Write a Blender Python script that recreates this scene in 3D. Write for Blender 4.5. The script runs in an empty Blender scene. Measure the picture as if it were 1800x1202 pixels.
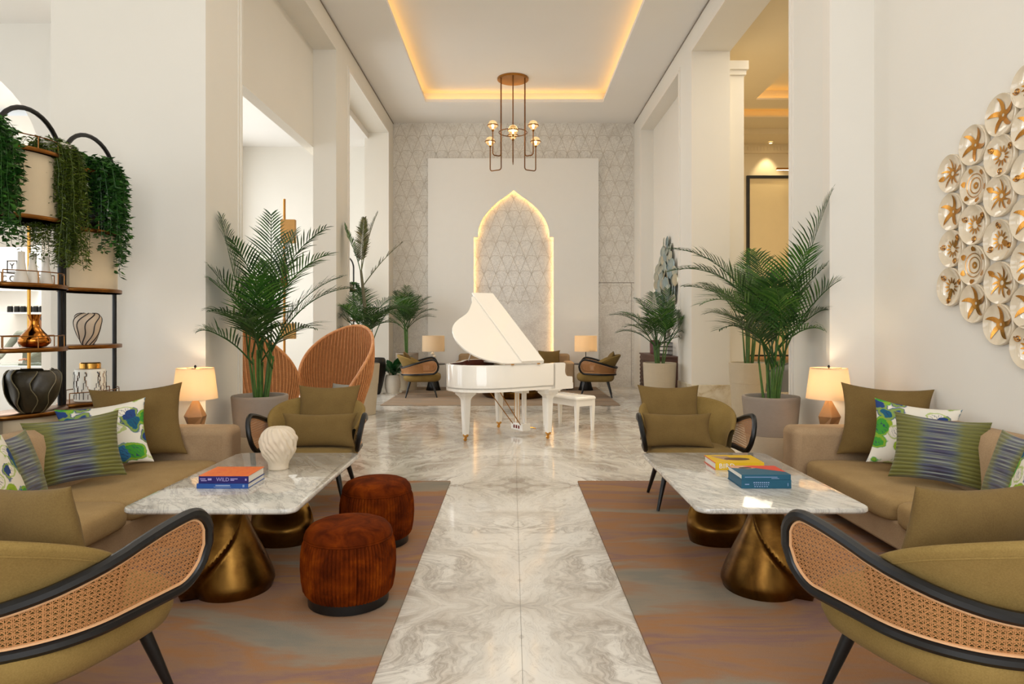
import bpy, bmesh, math, random
from math import sin, cos, pi, radians, sqrt, atan2, hypot
from mathutils import Vector, Matrix, noise

SC = bpy.context.scene
COL = SC.collection
# ------------------------------------------------------------------ camera, world, lights, exposure
cam_d = bpy.data.cameras.new('camera')
cam_d.sensor_width = 36.0
cam_d.lens = 36.0 * 1180.0 / 1800.0
cam_d.shift_y = -31.0 / 1800.0
cam_d.clip_end = 200
cam = bpy.data.objects.new('camera', cam_d)
COL.objects.link(cam)
cam.location = (0, 0, 1.5)
cam.rotation_euler = (radians(90), 0, 0)
SC.camera = cam

world = bpy.data.worlds.new('sky'); SC.world = world
world.use_nodes = True
wb = world.node_tree.nodes['Background']
wb.inputs[0].default_value = (0.80, 0.90, 1.0, 1)
wb.inputs[1].default_value = 1.6

SC.view_settings.view_transform = 'Standard'
SC.view_settings.look = 'None'
SC.view_settings.gamma = 1.0
SC.view_settings.use_curve_mapping = False
SC.view_settings.exposure = 0.04

def area(name, loc, direction, sx, sy, power, color):
    l = bpy.data.lights.new(name, 'AREA'); l.shape = 'RECTANGLE'; l.size = sx; l.size_y = sy
    l.energy = power; l.color = color
    o = bpy.data.objects.new(name, l); COL.objects.link(o)
    o.location = loc
    o.rotation_euler = Vector(direction).to_track_quat('-Z', 'Y').to_euler()
    return o

DAY = (0.95, 0.98, 1.0)
WARM = (1.0, 0.80, 0.55)
# daylight through the tall windows behind the camera, the left aisle windows and the shop front
area('window_daylight_entrance', (0.0, -2.85, 3.0), (0, 1, -0.03), 5.6, 4.4, 205, (1.0, 0.98, 0.96))
area('window_daylight_aisle', (-6.63, 13.0, 2.9), (1, 0, 0), 5.3, 4.6, 140, DAY)
area('window_daylight_lounge', (-10.95, 3.0, 2.8), (1, 0.0, 0), 9.0, 4.2, 125, DAY)
area('shop_ceiling_panel', (-9.0, 11.6, 4.9), (0, 0, -1), 4.5, 2.6, 260, (1.0, 0.98, 0.95))
# recessed ceiling lamps over the walkway and in the room on the right
area('ceiling_lamp_walkway', (0.05, 4.6, 6.50), (0, 0, -1), 1.6, 4.0, 42, (1.0, 0.93, 0.82))
area('ceiling_lamp_piano', (0.05, 10.6, 6.50), (0, 0, -1), 1.6, 3.0, 40, (1.0, 0.95, 0.87))
area('ceiling_lamp_side_room', (5.4, 11.5, 6.1), (0, 0, -1), 2.6, 6.0, 250, (1.0, 0.89, 0.70))
def fill_spot(name, loc, target, power, size, col):
    l = bpy.data.lights.new(name, 'SPOT'); l.energy = power; l.color = col; l.spot_size = radians(size); l.spot_blend = 0.7; l.shadow_soft_size = 0.12
    o = bpy.data.objects.new(name, l); COL.objects.link(o); o.location = loc
    o.rotation_euler = (Vector(target) - Vector(loc)).to_track_quat('-Z', 'Y').to_euler()
fill_spot('piano_fill_spot', (0.9, 4.6, 6.3), (0.0, 9.1, 0.8), 330, 34, (1.0, 0.94, 0.84))  # added fill, no fixture: brightens the piano side facing the camera

# ------------------------------------------------------------------ colour and node helpers
def lin(h):
    h = h.lstrip('#')
    out = []
    for i in (0, 2, 4):
        c = int(h[i:i+2], 16) / 255
        out.append(c / 12.92 if c <= 0.04045 else ((c + 0.055) / 1.055) ** 2.4)
    return (out[0], out[1], out[2], 1.0)

class NT:
    """small node builder around one principled material"""
    def __init__(s, name, col='#808080', rough=0.6, metal=0.0, **kw):
        s.m = bpy.data.materials.new(name); s.m.use_nodes = True
        s.t = s.m.node_tree; s.n = s.t.nodes; s.l = s.t.links
        s.b = s.n['Principled BSDF']
        s.b.inputs['Base Color'].default_value = lin(col)
        s.b.inputs['Roughness'].default_value = rough
        s.b.inputs['Metallic'].default_value = metal
        for k, v in kw.items():
            s.b.inputs[k.replace('_', ' ')].default_value = v
    def node(s, typ, **kw):
        n = s.n.new(typ)
        for k, v in kw.items():
            if k.startswith('i_'):
                n.inputs[k[2:].replace('_', ' ')].default_value = v
            else:
                setattr(n, k, v)
        return n
    def link(s, a, b): s.l.new(a, b)
    def coord(s, kind='Object', scale=(1, 1, 1), rot=(0, 0, 0)):
        if kind == 'World':
            src = s.node('ShaderNodeNewGeometry').outputs['Position']
        else:
            src = s.node('ShaderNodeTexCoord').outputs[kind]
        mp = s.node('ShaderNodeMapping')
        mp.inputs['Scale'].default_value = scale; mp.inputs['Rotation'].default_value = rot
        s.link(src, mp.inputs[0]); return mp.outputs[0]
    def noise(s, vec, scale=5, detail=4, rough=0.55, dist=0.0):
        n = s.node('ShaderNodeTexNoise'); s.link(vec, n.inputs['Vector'])
        n.inputs['Scale'].default_value = scale; n.inputs['Detail'].default_value = detail
        n.inputs['Roughness'].default_value = rough; n.inputs['Distortion'].default_value = dist
        return n.outputs['Fac']
    def wave(s, vec, scale=5, dist=2, detail=3, dscale=1.0, typ='BANDS', d='X', prof='SIN'):
        n = s.node('ShaderNodeTexWave'); n.wave_type = typ; n.wave_profile = prof
        if typ == 'BANDS': n.bands_direction = d
        s.link(vec, n.inputs['Vector'])
        n.inputs['Scale'].default_value = scale; n.inputs['Distortion'].default_value = dist
        n.inputs['Detail'].default_value = detail; n.inputs['Detail Scale'].default_value = dscale
        return n.outputs['Fac']
    def ramp(s, fac, stops, interp='LINEAR'):
        r = s.node('ShaderNodeValToRGB'); r.color_ramp.interpolation = interp
        el = r.color_ramp.elements
        while len(el) < len(stops): el.new(0.5)
        for e, (p, c) in zip(el, stops):
            e.position = p; e.color = lin(c) if isinstance(c, str) else (c, c, c, 1)
        s.link(fac, r.inputs[0]); return r.outputs[0]
    def math(s, op, a, b=0.0):
        m = s.node('ShaderNodeMath'); m.operation = op
        for i, v in enumerate((a, b)):
            if hasattr(v, 'default_value'): s.link(v, m.inputs[i])
            else: m.inputs[i].default_value = v
        return m.outputs[0]
    def mix(s, fac, a, b, blend='MIX'):
        m = s.node('ShaderNodeMix'); m.data_type = 'RGBA'; m.blend_type = blend
        for i, v in ((0, fac), (6, a), (7, b)):
            if hasattr(v, 'default_value'): s.link(v, m.inputs[i])
            elif isinstance(v, str): m.inputs[i].default_value = lin(v)
            else: m.inputs[i].default_value = v
        return m.outputs[2]
    def sep(s, vec):
        n = s.node('ShaderNodeSeparateXYZ'); s.link(vec, n.inputs[0]); return n.outputs
    def comb(s, x, y, z=0.0):
        n = s.node('ShaderNodeCombineXYZ')
        for i, v in enumerate((x, y, z)):
            if hasattr(v, 'default_value'): s.link(v, n.inputs[i])
            else: n.inputs[i].default_value = v
        return n.outputs[0]
    def color(s, out): s.link(out, s.b.inputs['Base Color']); return s
    def rough(s, out): s.link(out, s.b.inputs['Roughness']); return s
    def bump(s, h, strength=0.3, dist=0.01):
        b = s.node('ShaderNodeBump'); b.inputs['Strength'].default_value = strength
        b.inputs['Distance'].default_value = dist
        s.link(h, b.inputs['Height']); s.link(b.outputs[0], s.b.inputs['Normal']); return s

MAT = {}
def plain(name, col, rough=0.6, metal=0.0, var=0.0, vscale=6, bump=0.0, bscale=200, **kw):
    t = NT(name, col, rough, metal, **kw)
    c = t.coord('Object')
    if var:
        f = t.noise(c, vscale, 4)
        base = lin(col)
        dk = tuple(x * (1 - var) for x in base[:3]) + (1,); br = tuple(min(1, x * (1 + var)) for x in base[:3]) + (1,)
        t.color(t.mix(f, dk, br))
    if bump:
        t.bump(t.noise(c, bscale, 2), bump, 0.004)
    MAT[name] = t.m
    return t

plain('wall_paint', '#eae5db', 0.75, var=0.02, vscale=2, bump=0.03, bscale=60)
plain('cream_paint', '#e8e2d6', 0.75, var=0.02, vscale=2)
plain('trim_paint', '#ece5da', 0.55, var=0.01)
plain('ceiling_paint', '#f2eee8', 0.85, var=0.015, vscale=1.5)
plain('room_paint', '#e4d5b6', 0.8, var=0.03, vscale=1.5)
plain('panel_white', '#ece8e0', 0.65, var=0.015)
plain('black_wood', '#0b0a0a', 0.38, var=0.3, vscale=30)
plain('black_metal', '#161412', 0.45, 0.3)
plain('brass', '#a8763a', 0.32, 1.0, var=0.15, vscale=15)
plain('brass_dark', '#7d5226', 0.35, 1.0, var=0.2, vscale=12)
plain('gold', '#d9a250', 0.22, 1.0)
plain('copper', '#b5702c', 0.12, 1.0)
plain('piano_white', '#fbf5ea', 0.12, Coat_Weight=0.6, Coat_Roughness=0.05)
plain('ivory', '#efe8d8', 0.3)
plain('shelf_cream', '#d9c6a6', 0.45, var=0.06, vscale=8)
plain('shelf_under', '#cdbfae', 0.6)
plain('soil', '#1d130d', 0.95, var=0.4, vscale=60, bump=0.6, bscale=90)
plain('white_ceramic', '#e8dfd0', 0.4, var=0.05, vscale=20)
plain('black_ceramic', '#0d0c0d', 0.35)
plain('paper', '#e8e2d4', 0.8, var=0.04, vscale=200)
plain('mahogany', '#571f10', 0.35, var=0.35, vscale=12)
plain('walnut', '#59382a', 0.45, var=0.3, vscale=14)
plain('lamp_wood', '#a87c50', 0.5, var=0.25, vscale=14)
plain('cane', '#c58a55', 0.55, var=0.2, vscale=40)
plain('cane_rim', '#d9a778', 0.5)
plain('stem_green', '#4a6b2a', 0.5, var=0.45, vscale=25)
plain('trunk', '#6f6a52', 0.8, var=0.4, vscale=30)
plain('grey_fabric', '#6f7276', 0.9, var=0.1, vscale=60)
plain('shirt', '#8c8f80', 0.9, var=0.1, vscale=20)
plain('skin', '#a8714f', 0.6)
plain('hair', '#2b1d15', 0.7)
plain('dark_metal', '#20201f', 0.4, 0.6)
plain('red_ceramic', '#5f2426', 0.4, var=0.2)
plain('lotus_ceramic', '#332c1d', 0.42, var=0.45, vscale=22, bump=0.3, bscale=40)
plain('canvas', '#dcc79b', 0.8, var=0.04, vscale=3)
plain('mirror_panel', '#e0d6c4', 0.25)
plain('ink', '#2a2a30', 0.7)
plain('title_white', '#e8e6ea', 0.7)
plain('title_pale', '#8fa3c9', 0.7)
plain('title_violet', '#a79bd0', 0.7)
plain('pedal_felt', '#7c2016', 0.8)
plain('wood_block', '#b98a4a', 0.5, var=0.3, vscale=10)
# ------------------------------------------------------------------ richer procedural materials
# book-matched marble of the floor: slabs are mirrored at every joint
SLAB_X, SLAB_Y, SLAB_X0, SLAB_Y0 = 1.32, 2.67, 0.045, 3.58
def marble_floor():
    t = NT('floor_marble', '#d9d0bf', 0.09)
    p = t.node('ShaderNodeNewGeometry').outputs['Position']
    sx, sy, sz = t.sep(p)
    u = t.math('PINGPONG', t.math('SUBTRACT', sx, SLAB_X0 - SLAB_X * 20), SLAB_X)
    v = t.math('PINGPONG', t.math('SUBTRACT', sy, SLAB_Y0 - SLAB_Y * 20), SLAB_Y)
    c = t.comb(u, v, 0.0)
    def vs(scale):
        mp = t.node('ShaderNodeMapping'); mp.inputs['Scale'].default_value = scale
        mp.inputs['Rotation'].default_value = (0, 0, radians(38)); t.link(c, mp.inputs[0]); return mp.outputs[0]
    wn = t.node('ShaderNodeTexNoise'); t.link(c, wn.inputs['Vector']); wn.inputs['Scale'].default_value = 1.5; wn.inputs['Detail'].default_value = 4
    mx = t.node('ShaderNodeMix'); mx.data_type = 'RGBA'; mx.blend_type = 'LINEAR_LIGHT'; mx.inputs[0].default_value = 0.42
    t.link(c, mx.inputs[6]); t.link(wn.outputs['Color'], mx.inputs[7]); warped = mx.outputs[2]
    def vw(scale, rot=38):
        r = t.node('ShaderNodeMapping'); r.inputs['Rotation'].default_value = (0, 0, radians(rot)); t.link(warped, r.inputs[0])
        mp = t.node('ShaderNodeMapping'); mp.inputs['Scale'].default_value = scale; t.link(r.outputs[0], mp.inputs[0]); return mp.outputs[0]
    n1 = t.noise(vw((1.9, .6, 1)), 1.4, 8, 0.60, 0.5)
    n2 = t.noise(vw((3.6, 0.9, 1)), 1.6, 9, 0.66, 0.8)
    n3 = t.noise(vs((1, 1, 1)), 1.0, 3, 0.5, 0.4)
    n4 = t.noise(vw((3.0, .7, 1), 30), 4.5, 7, 0.7, 1.0)
    base = t.ramp(n1, [(0.30, '#cfc4b6'), (0.45, '#e2dbcf'), (0.60, '#ebe6dc'), (0.8, '#e2d9c9')])
    msk = t.ramp(n3, [(0.36, 0.1), (0.62, 1.0)])
    band_ = t.ramp(n1, [(0.36, 1.0), (0.45, 0.35), (0.52, 0.0)])
    v2 = t.ramp(t.math('ABSOLUTE', t.math('SUBTRACT', n2, 0.47)), [(0.0, 1.0), (0.030, 0.45), (0.07, 0.0)])
    v4 = t.ramp(t.math('ABSOLUTE', t.math('SUBTRACT', n4, 0.52)), [(0.0, 1.0), (0.018, 0.0)])
    col = t.mix(t.math('MULTIPLY', band_, t.math('MULTIPLY', msk, 0.85)), base, '#a0917f')
    col = t.mix(t.math('MULTIPLY', v2, t.math('MULTIPLY', msk, 0.90)), col, '#8f8274')
    col = t.mix(t.math('MULTIPLY', v4, 0.28), col, '#8f8378')
    t.color(col); MAT['floor_marble'] = t.m
marble_floor()

def marble_table():
    t = NT('table_marble', '#e2ddd2', 0.06, Coat_Weight=0.4, Coat_Roughness=0.03)
    c = t.coord('Object', rot=(0, 0, radians(-35)))
    mp = t.node('ShaderNodeMapping'); mp.inputs['Scale'].default_value = (3.2, 0.8, 1); t.link(c, mp.inputs[0])
    n1 = t.noise(mp.outputs[0], 1.6, 7, 0.6, 0.9)
    n2 = t.noise(mp.outputs[0], 2.6, 9, 0.68, 1.3)
    n3 = t.noise(c, 9, 6, 0.7, 1.6)
    base = t.ramp(n1, [(0.3, '#bdb8ae'), (0.45, '#d9d4c9'), (0.65, '#e6e1d6')])
    col = t.mix(t.math('MULTIPLY', t.ramp(t.math('ABSOLUTE', t.math('SUBTRACT', n2, 0.48)), [(0.0, 1.0), (0.02, 0.4), (0.05, 0.0)]), 0.6), base, '#89847f')
    col = t.mix(t.math('MULTIPLY', t.ramp(t.math('ABSOLUTE', t.math('SUBTRACT', n3, 0.5)), [(0.0, 1.0), (0.012, 0.0)]), 0.35), col, '#6f6a68')
    t.color(col); MAT['table_marble'] = t.m
marble_table()

def marble_wall():
    t = NT('wall_marble', '#d4ccbf', 0.28)
    c = t.coord('World')
    n1 = t.noise(c, 1.6, 9, 0.68, 1.2)
    n2 = t.noise(c, 9, 7, 0.7, 1.8)
    base = t.ramp(n1, [(0.3, '#d2cabe'), (0.5, '#e2dcd1'), (0.75, '#e8e3d9')])
    vein = t.math('ABSOLUTE', t.math('SUBTRACT', n2, 0.5))
    col = t.mix(t.math('MULTIPLY', t.ramp(vein, [(0.0, 1.0), (0.035, 0.0)]), 0.45), base, '#9d9284')
    t.color(col); MAT['wall_marble'] = t.m
    t2 = NT('plinth_marble', '#dccfb2', 0.2)
    c = t2.coord('World')
    n = t2.noise(c, 3.0, 8, 0.65, 1.6)
    t2.color(t2.ramp(n, [(0.3, '#c2ac86'), (0.5, '#dfd2b8'), (0.7, '#e9dfca')])); MAT['plinth_marble'] = t2.m
marble_wall()

def rug_mat(name, stops, sc=(0.55, 1.9, 1)):
    t = NT(name, '#7d6555', 0.95)
    t.b.inputs['Sheen Weight'].default_value = 0.0; t.b.inputs['Specular IOR Level'].default_value = 0.1
    c = t.coord('World', scale=sc, rot=(0, 0, radians(7)))
    n1 = t.noise(c, 1.15, 4, 0.5, 0.9)
    n2 = t.noise(t.coord('World', scale=(0.5, 3.2, 1), rot=(0, 0, radians(9))), 5, 6, 0.7, 0.5)
    mixed = t.math('ADD', t.math('MULTIPLY', n1, 0.84), t.math('MULTIPLY', n2, 0.16))
    t.color(t.ramp(mixed, stops))
    c2 = t.coord('World', scale=(1, 1, 1))
    t.bump(t.noise(c2, 260, 2), 0.5, 0.004); MAT[name] = t.m
rug_mat('rug_pile', [(0.34, '#857f72'), (0.41, '#938573'), (0.46, '#977860'), (0.50, '#9e7350'), (0.54, '#97765e'), (0.59, '#8a6c64'), (0.64, '#a27b54'), (0.72, '#8f8172')])
rug_mat('rug_far_pile', [(0.35, '#8f8070'), (0.46, '#a48c74'), (0.54, '#988a7a'), (0.62, '#ae937a'), (0.72, '#9d9284')])

def fabric(name, c1, c2, sheen=0.04, sc=320, bump=0.35):
    t = NT(name, c1, 0.92)
    t.b.inputs['Sheen Weight'].default_value = sheen; t.b.inputs['Specular IOR Level'].default_value = 0.12
    c = t.coord('Object')
    w = t.noise(c, sc, 2, 0.7); l = t.noise(c, 5, 3)
    t.color(t.mix(t.math('MULTIPLY', t.math('ADD', w, l), 0.5), c1, c2))
    t.bump(w, bump, 0.003); MAT[name] = t.m
fabric('olive_fabric', '#634c1e', '#a88c54', sc=170)
fabric('olive_cushion', '#574120', '#8d7446', sc=170)
fabric('sofa_fabric', '#8e7053', '#cdb08a', sc=110)
fabric('seat_fabric', '#8b6e44', '#bfa170', sc=110)

def velvet():
    t = NT('rust_velvet', '#6b2a0c', 0.75)
    t.b.inputs['Sheen Weight'].default_value = 0.05; t.b.inputs['Specular IOR Level'].default_value = 0.05
    t.b.inputs['Sheen Tint'].default_value = lin('#c06a24')
    c = t.coord('Object')
    n = t.noise(c, 9, 4, 0.6, 0.5)
    t.color(t.ramp(n, [(0.35, '#441602'), (0.55, '#662703'), (0.72, '#823a06')]))
    t.bump(t.noise(c, 150, 2), 0.2, 0.003); MAT['rust_velvet'] = t.m
velvet()

def bronze():
    t = NT('bronze', '#7a5526', 0.28, 1.0)
    c = t.coord('Object')
    n = t.noise(c, 4, 5, 0.6, 0.6)
    t.color(t.ramp(n, [(0.3, '#4a3114'), (0.5, '#6b4a20'), (0.7, '#8a652f')]))
    t.rough(t.ramp(t.noise(c, 7, 3), [(0.3, 0.27), (0.7, 0.40)]))
    t.bump(t.noise(c, 4, 1), 0.05, 0.02); MAT['bronze'] = t.m
bronze()

def planter_mats():
    for nm, a, b in (('planter_stone', '#a8998a', '#8f8274'), ('planter_pale', '#cbbca3', '#b5a58b')):
        t = NT(nm, a, 0.8)
        c = t.coord('Object', scale=(1, 1, 3))
        w = t.noise(c, 30, 4, 0.7); l = t.noise(c, 3, 3)
        t.color(t.mix(t.math('MULTIPLY', t.math('ADD', w, l), 0.5), b, a))
        t.bump(w, 0.25, 0.004); MAT[nm] = t.m
planter_mats()

def leaf_mat(name, stops, rough=0.42):
    t = NT(name, stops[0][1], rough)
    c = t.coord('Object')
    g = t.node('ShaderNodeNewGeometry')
    n = t.noise(c, 3.5, 3)
    f = t.math('ADD', t.math('MULTIPLY', g.outputs['Random Per Island'], 0.55), t.math('MULTIPLY', n, 0.45))
    t.color(t.ramp(f, stops)); t.b.inputs['Subsurface Weight'].default_value = 0.0
    tr = t.node('ShaderNodeBsdfTranslucent'); mx = t.node('ShaderNodeMixShader')
    t.link(t.b.inputs['Base Color'].links[0].from_socket, tr.inputs[0])
    mx.inputs[0].default_value = 0.22
    out = t.n['Material Output']
    t.link(t.b.outputs[0], mx.inputs[1]); t.link(tr.outputs[0], mx.inputs[2]); t.link(mx.outputs[0], out.inputs[0])
    MAT[name] = t.m
leaf_mat('palm_leaf', [(0.2, '#183611'), (0.5, '#2b4f1b'), (0.8, '#486c2a')])
leaf_mat('palm_leaf_light', [(0.2, '#1f4a18'), (0.5, '#38691f'), (0.85, '#5e8734')])
leaf_mat('dry_leaf', [(0.2, '#4a4326'), (0.5, '#5f6634'), (0.85, '#7d7042')])
leaf_mat('vine_leaf', [(0.2, '#14350f'), (0.5, '#2a5a1c'), (0.85, '#4d7d30')])
leaf_mat('fern_leaf', [(0.2, '#31430f'), (0.5, '#4c5f18'), (0.85, '#6f7f28')])
leaf_mat('lily_leaf', [(0.2, '#0f2f14'), (0.5, '#1d4a24'), (0.85, '#2f6235')], 0.3)

def rattan():
    t = NT('rattan', '#b9713a', 0.5)
    c = t.coord('Object')
    n = t.noise(c, 18, 4, 0.7)
    t.color(t.ramp(n, [(0.3, '#c07a44'), (0.6, '#d8955c'), (0.8, '#e3aa76')])); MAT['rattan'] = t.m
    t = NT('rattan_weave', '#a9642f', 0.6)
    c = t.coord('Object')
    w = t.wave(c, 34, 0.6, 1, d='Z')
    n = t.noise(c, 14, 3)
    t.color(t.mix(t.math('MULTIPLY', t.math('ADD', w, n), .5), '#a8642f', '#dd9c62'))
    t.bump(w, 0.8, 0.008); MAT['rattan_weave'] = t.m
rattan()

def tropical():
    t = NT('tropical_print', '#e8e2d0', 0.85)
    uv = t.coord('UV')
    wn = t.node('ShaderNodeTexNoise'); t.link(uv, wn.inputs['Vector']); wn.inputs['Scale'].default_value = 5; wn.inputs['Detail'].default_value = 3
    mx = t.node('ShaderNodeMix'); mx.data_type = 'RGBA'; mx.blend_type = 'LINEAR_LIGHT'; mx.inputs[0].default_value = 0.09
    t.link(uv, mx.inputs[6]); t.link(wn.outputs['Color'], mx.inputs[7]); wv = mx.outputs[2]
    vor = t.node('ShaderNodeTexVoronoi'); t.link(wv, vor.inputs['Vector']); vor.inputs['Scale'].default_value = 4.1; vor.inputs['Randomness'].default_value = 0.8
    r = t.sep(vor.outputs['Color'])[0]
    base = t.ramp(r, [(0.0, '#e9e2d2'), (0.18, '#1d3f7a'), (0.36, '#3f9a2c'), (0.50, '#ece6d6'), (0.60, '#0f5a78'), (0.80, '#2c6f9a'), (0.90, '#88a818')], 'CONSTANT')
    dist = vor.outputs['Distance']
    col = t.mix(t.ramp(dist, [(0.0, 0.0), (0.60, 0.0), (0.66, 1.0), (1.0, 1.0)]), base, '#e9e2d2')
    # feather strokes radiating in the motif
    st = t.wave(wv, 11, 5, 3, 2.0, d='DIAGONAL')
    fm = t.math('MULTIPLY', t.ramp(st, [(0.0, 1.0), (0.25, 0.0)]), t.ramp(dist, [(0.15, 0.0), (0.3, 1.0), (0.48, 0.0)]))
    col = t.mix(fm, col, '#22305e')
    rim = t.ramp(dist, [(0.47, 0.0), (0.50, 1.0), (0.57, 1.0), (0.60, 0.0)])
    col = t.mix(t.math('MULTIPLY', rim, 0.7), col, '#9db52a')
    t.color(col); MAT['tropical_print'] = t.m
tropical()

def pleated():
    t = NT('pleated_silk', '#66641f', 0.6)
    t.b.inputs['Sheen Weight'].default_value = 0.3
    uv = t.coord('UV')
    u, v, _ = t.sep(uv)
    n = t.noise(t.coord('UV', scale=(0.6, 26, 1)), 1.0, 2)
    side = t.math('ADD', t.math('ABSOLUTE', t.math('SUBTRACT', u, 0.5)), t.math('MULTIPLY', t.math('SUBTRACT', n, 0.5), 0.32))
    base = t.ramp(side, [(0.0, '#3a3550'), (0.12, '#454a60'), (0.19, '#5d6448'), (0.25, '#706f2a'), (0.5, '#65641f')])
    pale = t.math('MULTIPLY', t.ramp(n, [(0.5, 0.0), (0.6, 1.0)]), t.ramp(side, [(0.02, 1.0), (0.2, 0.6), (0.26, 0.0)]))
    col = t.mix(t.math('MULTIPLY', pale, 0.75), base, '#9aa08d')
    w = t.wave(t.coord('UV', scale=(0.12, 1, 1)), 5.2, 3.2, 3, 2.4, d='Y')
    col = t.mix(t.math('MULTIPLY', t.ramp(w, [(0.0, 1.0), (0.22, 0.0)]), 0.40), col, '#1d1c14')
    t.color(col); t.bump(w, 0.45, 0.02); MAT['pleated_silk'] = t.m
pleated()

def plaid():
    t = NT('plaid_weave', '#9fa39b', 0.9)
    uv = t.coord('UV')
    a = t.wave(uv, 5.5, 0, 0, d='X'); b = t.wave(uv, 3.5, 0, 0, d='Y')
    col = t.mix(t.ramp(a, [(0.45, 0.0), (0.55, 1.0)]), '#d5d2c6', '#8f978f')
    col = t.mix(t.math('MULTIPLY', t.ramp(b, [(0.4, 0.0), (0.6, 1.0)]), 0.5), col, '#5f6a66')
    t.color(col); MAT['plaid_weave'] = t.m
plaid()

def glass(name, rough=0.0, tint=(1, 1, 1, 1)):
    t = NT(name, '#ffffff', rough)
    t.b.inputs['Transmission Weight'].default_value = 1.0
    t.b.inputs['Base Color'].default_value = tint; t.b.inputs['IOR'].default_value = 1.12
    MAT[name] = t.m
glass('globe_glass', 0.15, (1.0, 0.86, 0.62, 1)); MAT['globe_glass'].node_tree.nodes['Principled BSDF'].inputs['Emission Color'].default_value = lin('#ffcf88'); MAT['globe_glass'].node_tree.nodes['Principled BSDF'].inputs['Emission Strength'].default_value = 0.30
glass('counter_glass', 0.02, (0.86, 0.95, 0.94, 1))

def emit(name, col, strength):
    t = NT(name, col, 0.5)
    t.b.inputs['Emission Color'].default_value = lin(col); t.b.inputs['Emission Strength'].default_value = strength
    MAT[name] = t.m
emit('cove_led', '#ffc25c', 5.2)
emit('bulb', '#ffce85', 14.0)
emit('arch_led', '#ffcc82', 20.0)
emit('spot_lamp', '#ffe2a8', 8.0)

def shade(name, col, tr):
    t = NT(name, col, 0.9)
    g = t.node('ShaderNodeBsdfTranslucent'); g.inputs[0].default_value = lin(col)
    mx = t.node('ShaderNodeMixShader'); mx.inputs[0].default_value = tr
    out = t.n['Material Output']
    t.link(t.b.outputs[0], mx.inputs[1]); t.link(g.outputs[0], mx.inputs[2]); t.link(mx.outputs[0], out.inputs[0])
    MAT[name] = t.m
shade('lamp_linen', '#efdfc4', 0.5)

def plate_mats():
    t = NT('plate_glaze', '#e3d3b8', 0.10, Coat_Weight=0.8, Coat_Roughness=0.04)
    MAT['plate_glaze'] = t.m
    t = NT('plate_gold', '#b8823a', 0.25, 0.9); MAT['plate_gold'] = t.m
    t = NT('shell_glaze', '#7c8f8f', 0.2, 0.35)
    g = t.node('ShaderNodeObjectInfo')
    t.color(t.ramp(g.outputs['Random'], [(0.0, '#7d959c'), (0.4, '#adb6ac'), (0.7, '#bfb599'), (1.0, '#8fa3a6')])); MAT['shell_glaze'] = t.m
plate_mats()

def striped_vase():
    t = NT('striped_clay', '#cbb59b', 0.5)
    MAT['striped_clay'] = t.m
    t = NT('stripe_black', '#25201c', 0.5); MAT['stripe_black'] = t.m
striped_vase()

def cover(name, stops, sc=(3, 3, 1), dist=1.0, coord='Object', scale=4):
    t = NT(name, stops[0][1], 0.45)
    c = t.coord(coord, scale=sc)
    t.color(t.ramp(t.noise(c, scale, 4, 0.55, dist), stops)); MAT[name] = t.m
cover('cover_orange', [(0.3, '#e0532e'), (0.5, '#ea7a2c'), (0.62, '#e8632f'), (0.8, '#ef8a3a')], scale=5)
plain('spine_navy', '#241a66', 0.45); plain('spine_blue', '#24539c', 0.45)
plain('cover_blue', '#15566f', 0.5, var=0.06); plain('cover_yellow', '#e0b40a', 0.45, var=0.04)
plain('cover_red', '#d8442a', 0.5, var=0.1); plain('cover_peach', '#d9a07a', 0.5); plain('cover_brown', '#5a3a25', 0.5, var=0.4, vscale=40)
plain('cover_mauve', '#a8876f', 0.5, var=0.1); plain('cover_red_edge', '#d9593a', 0.5)
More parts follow.
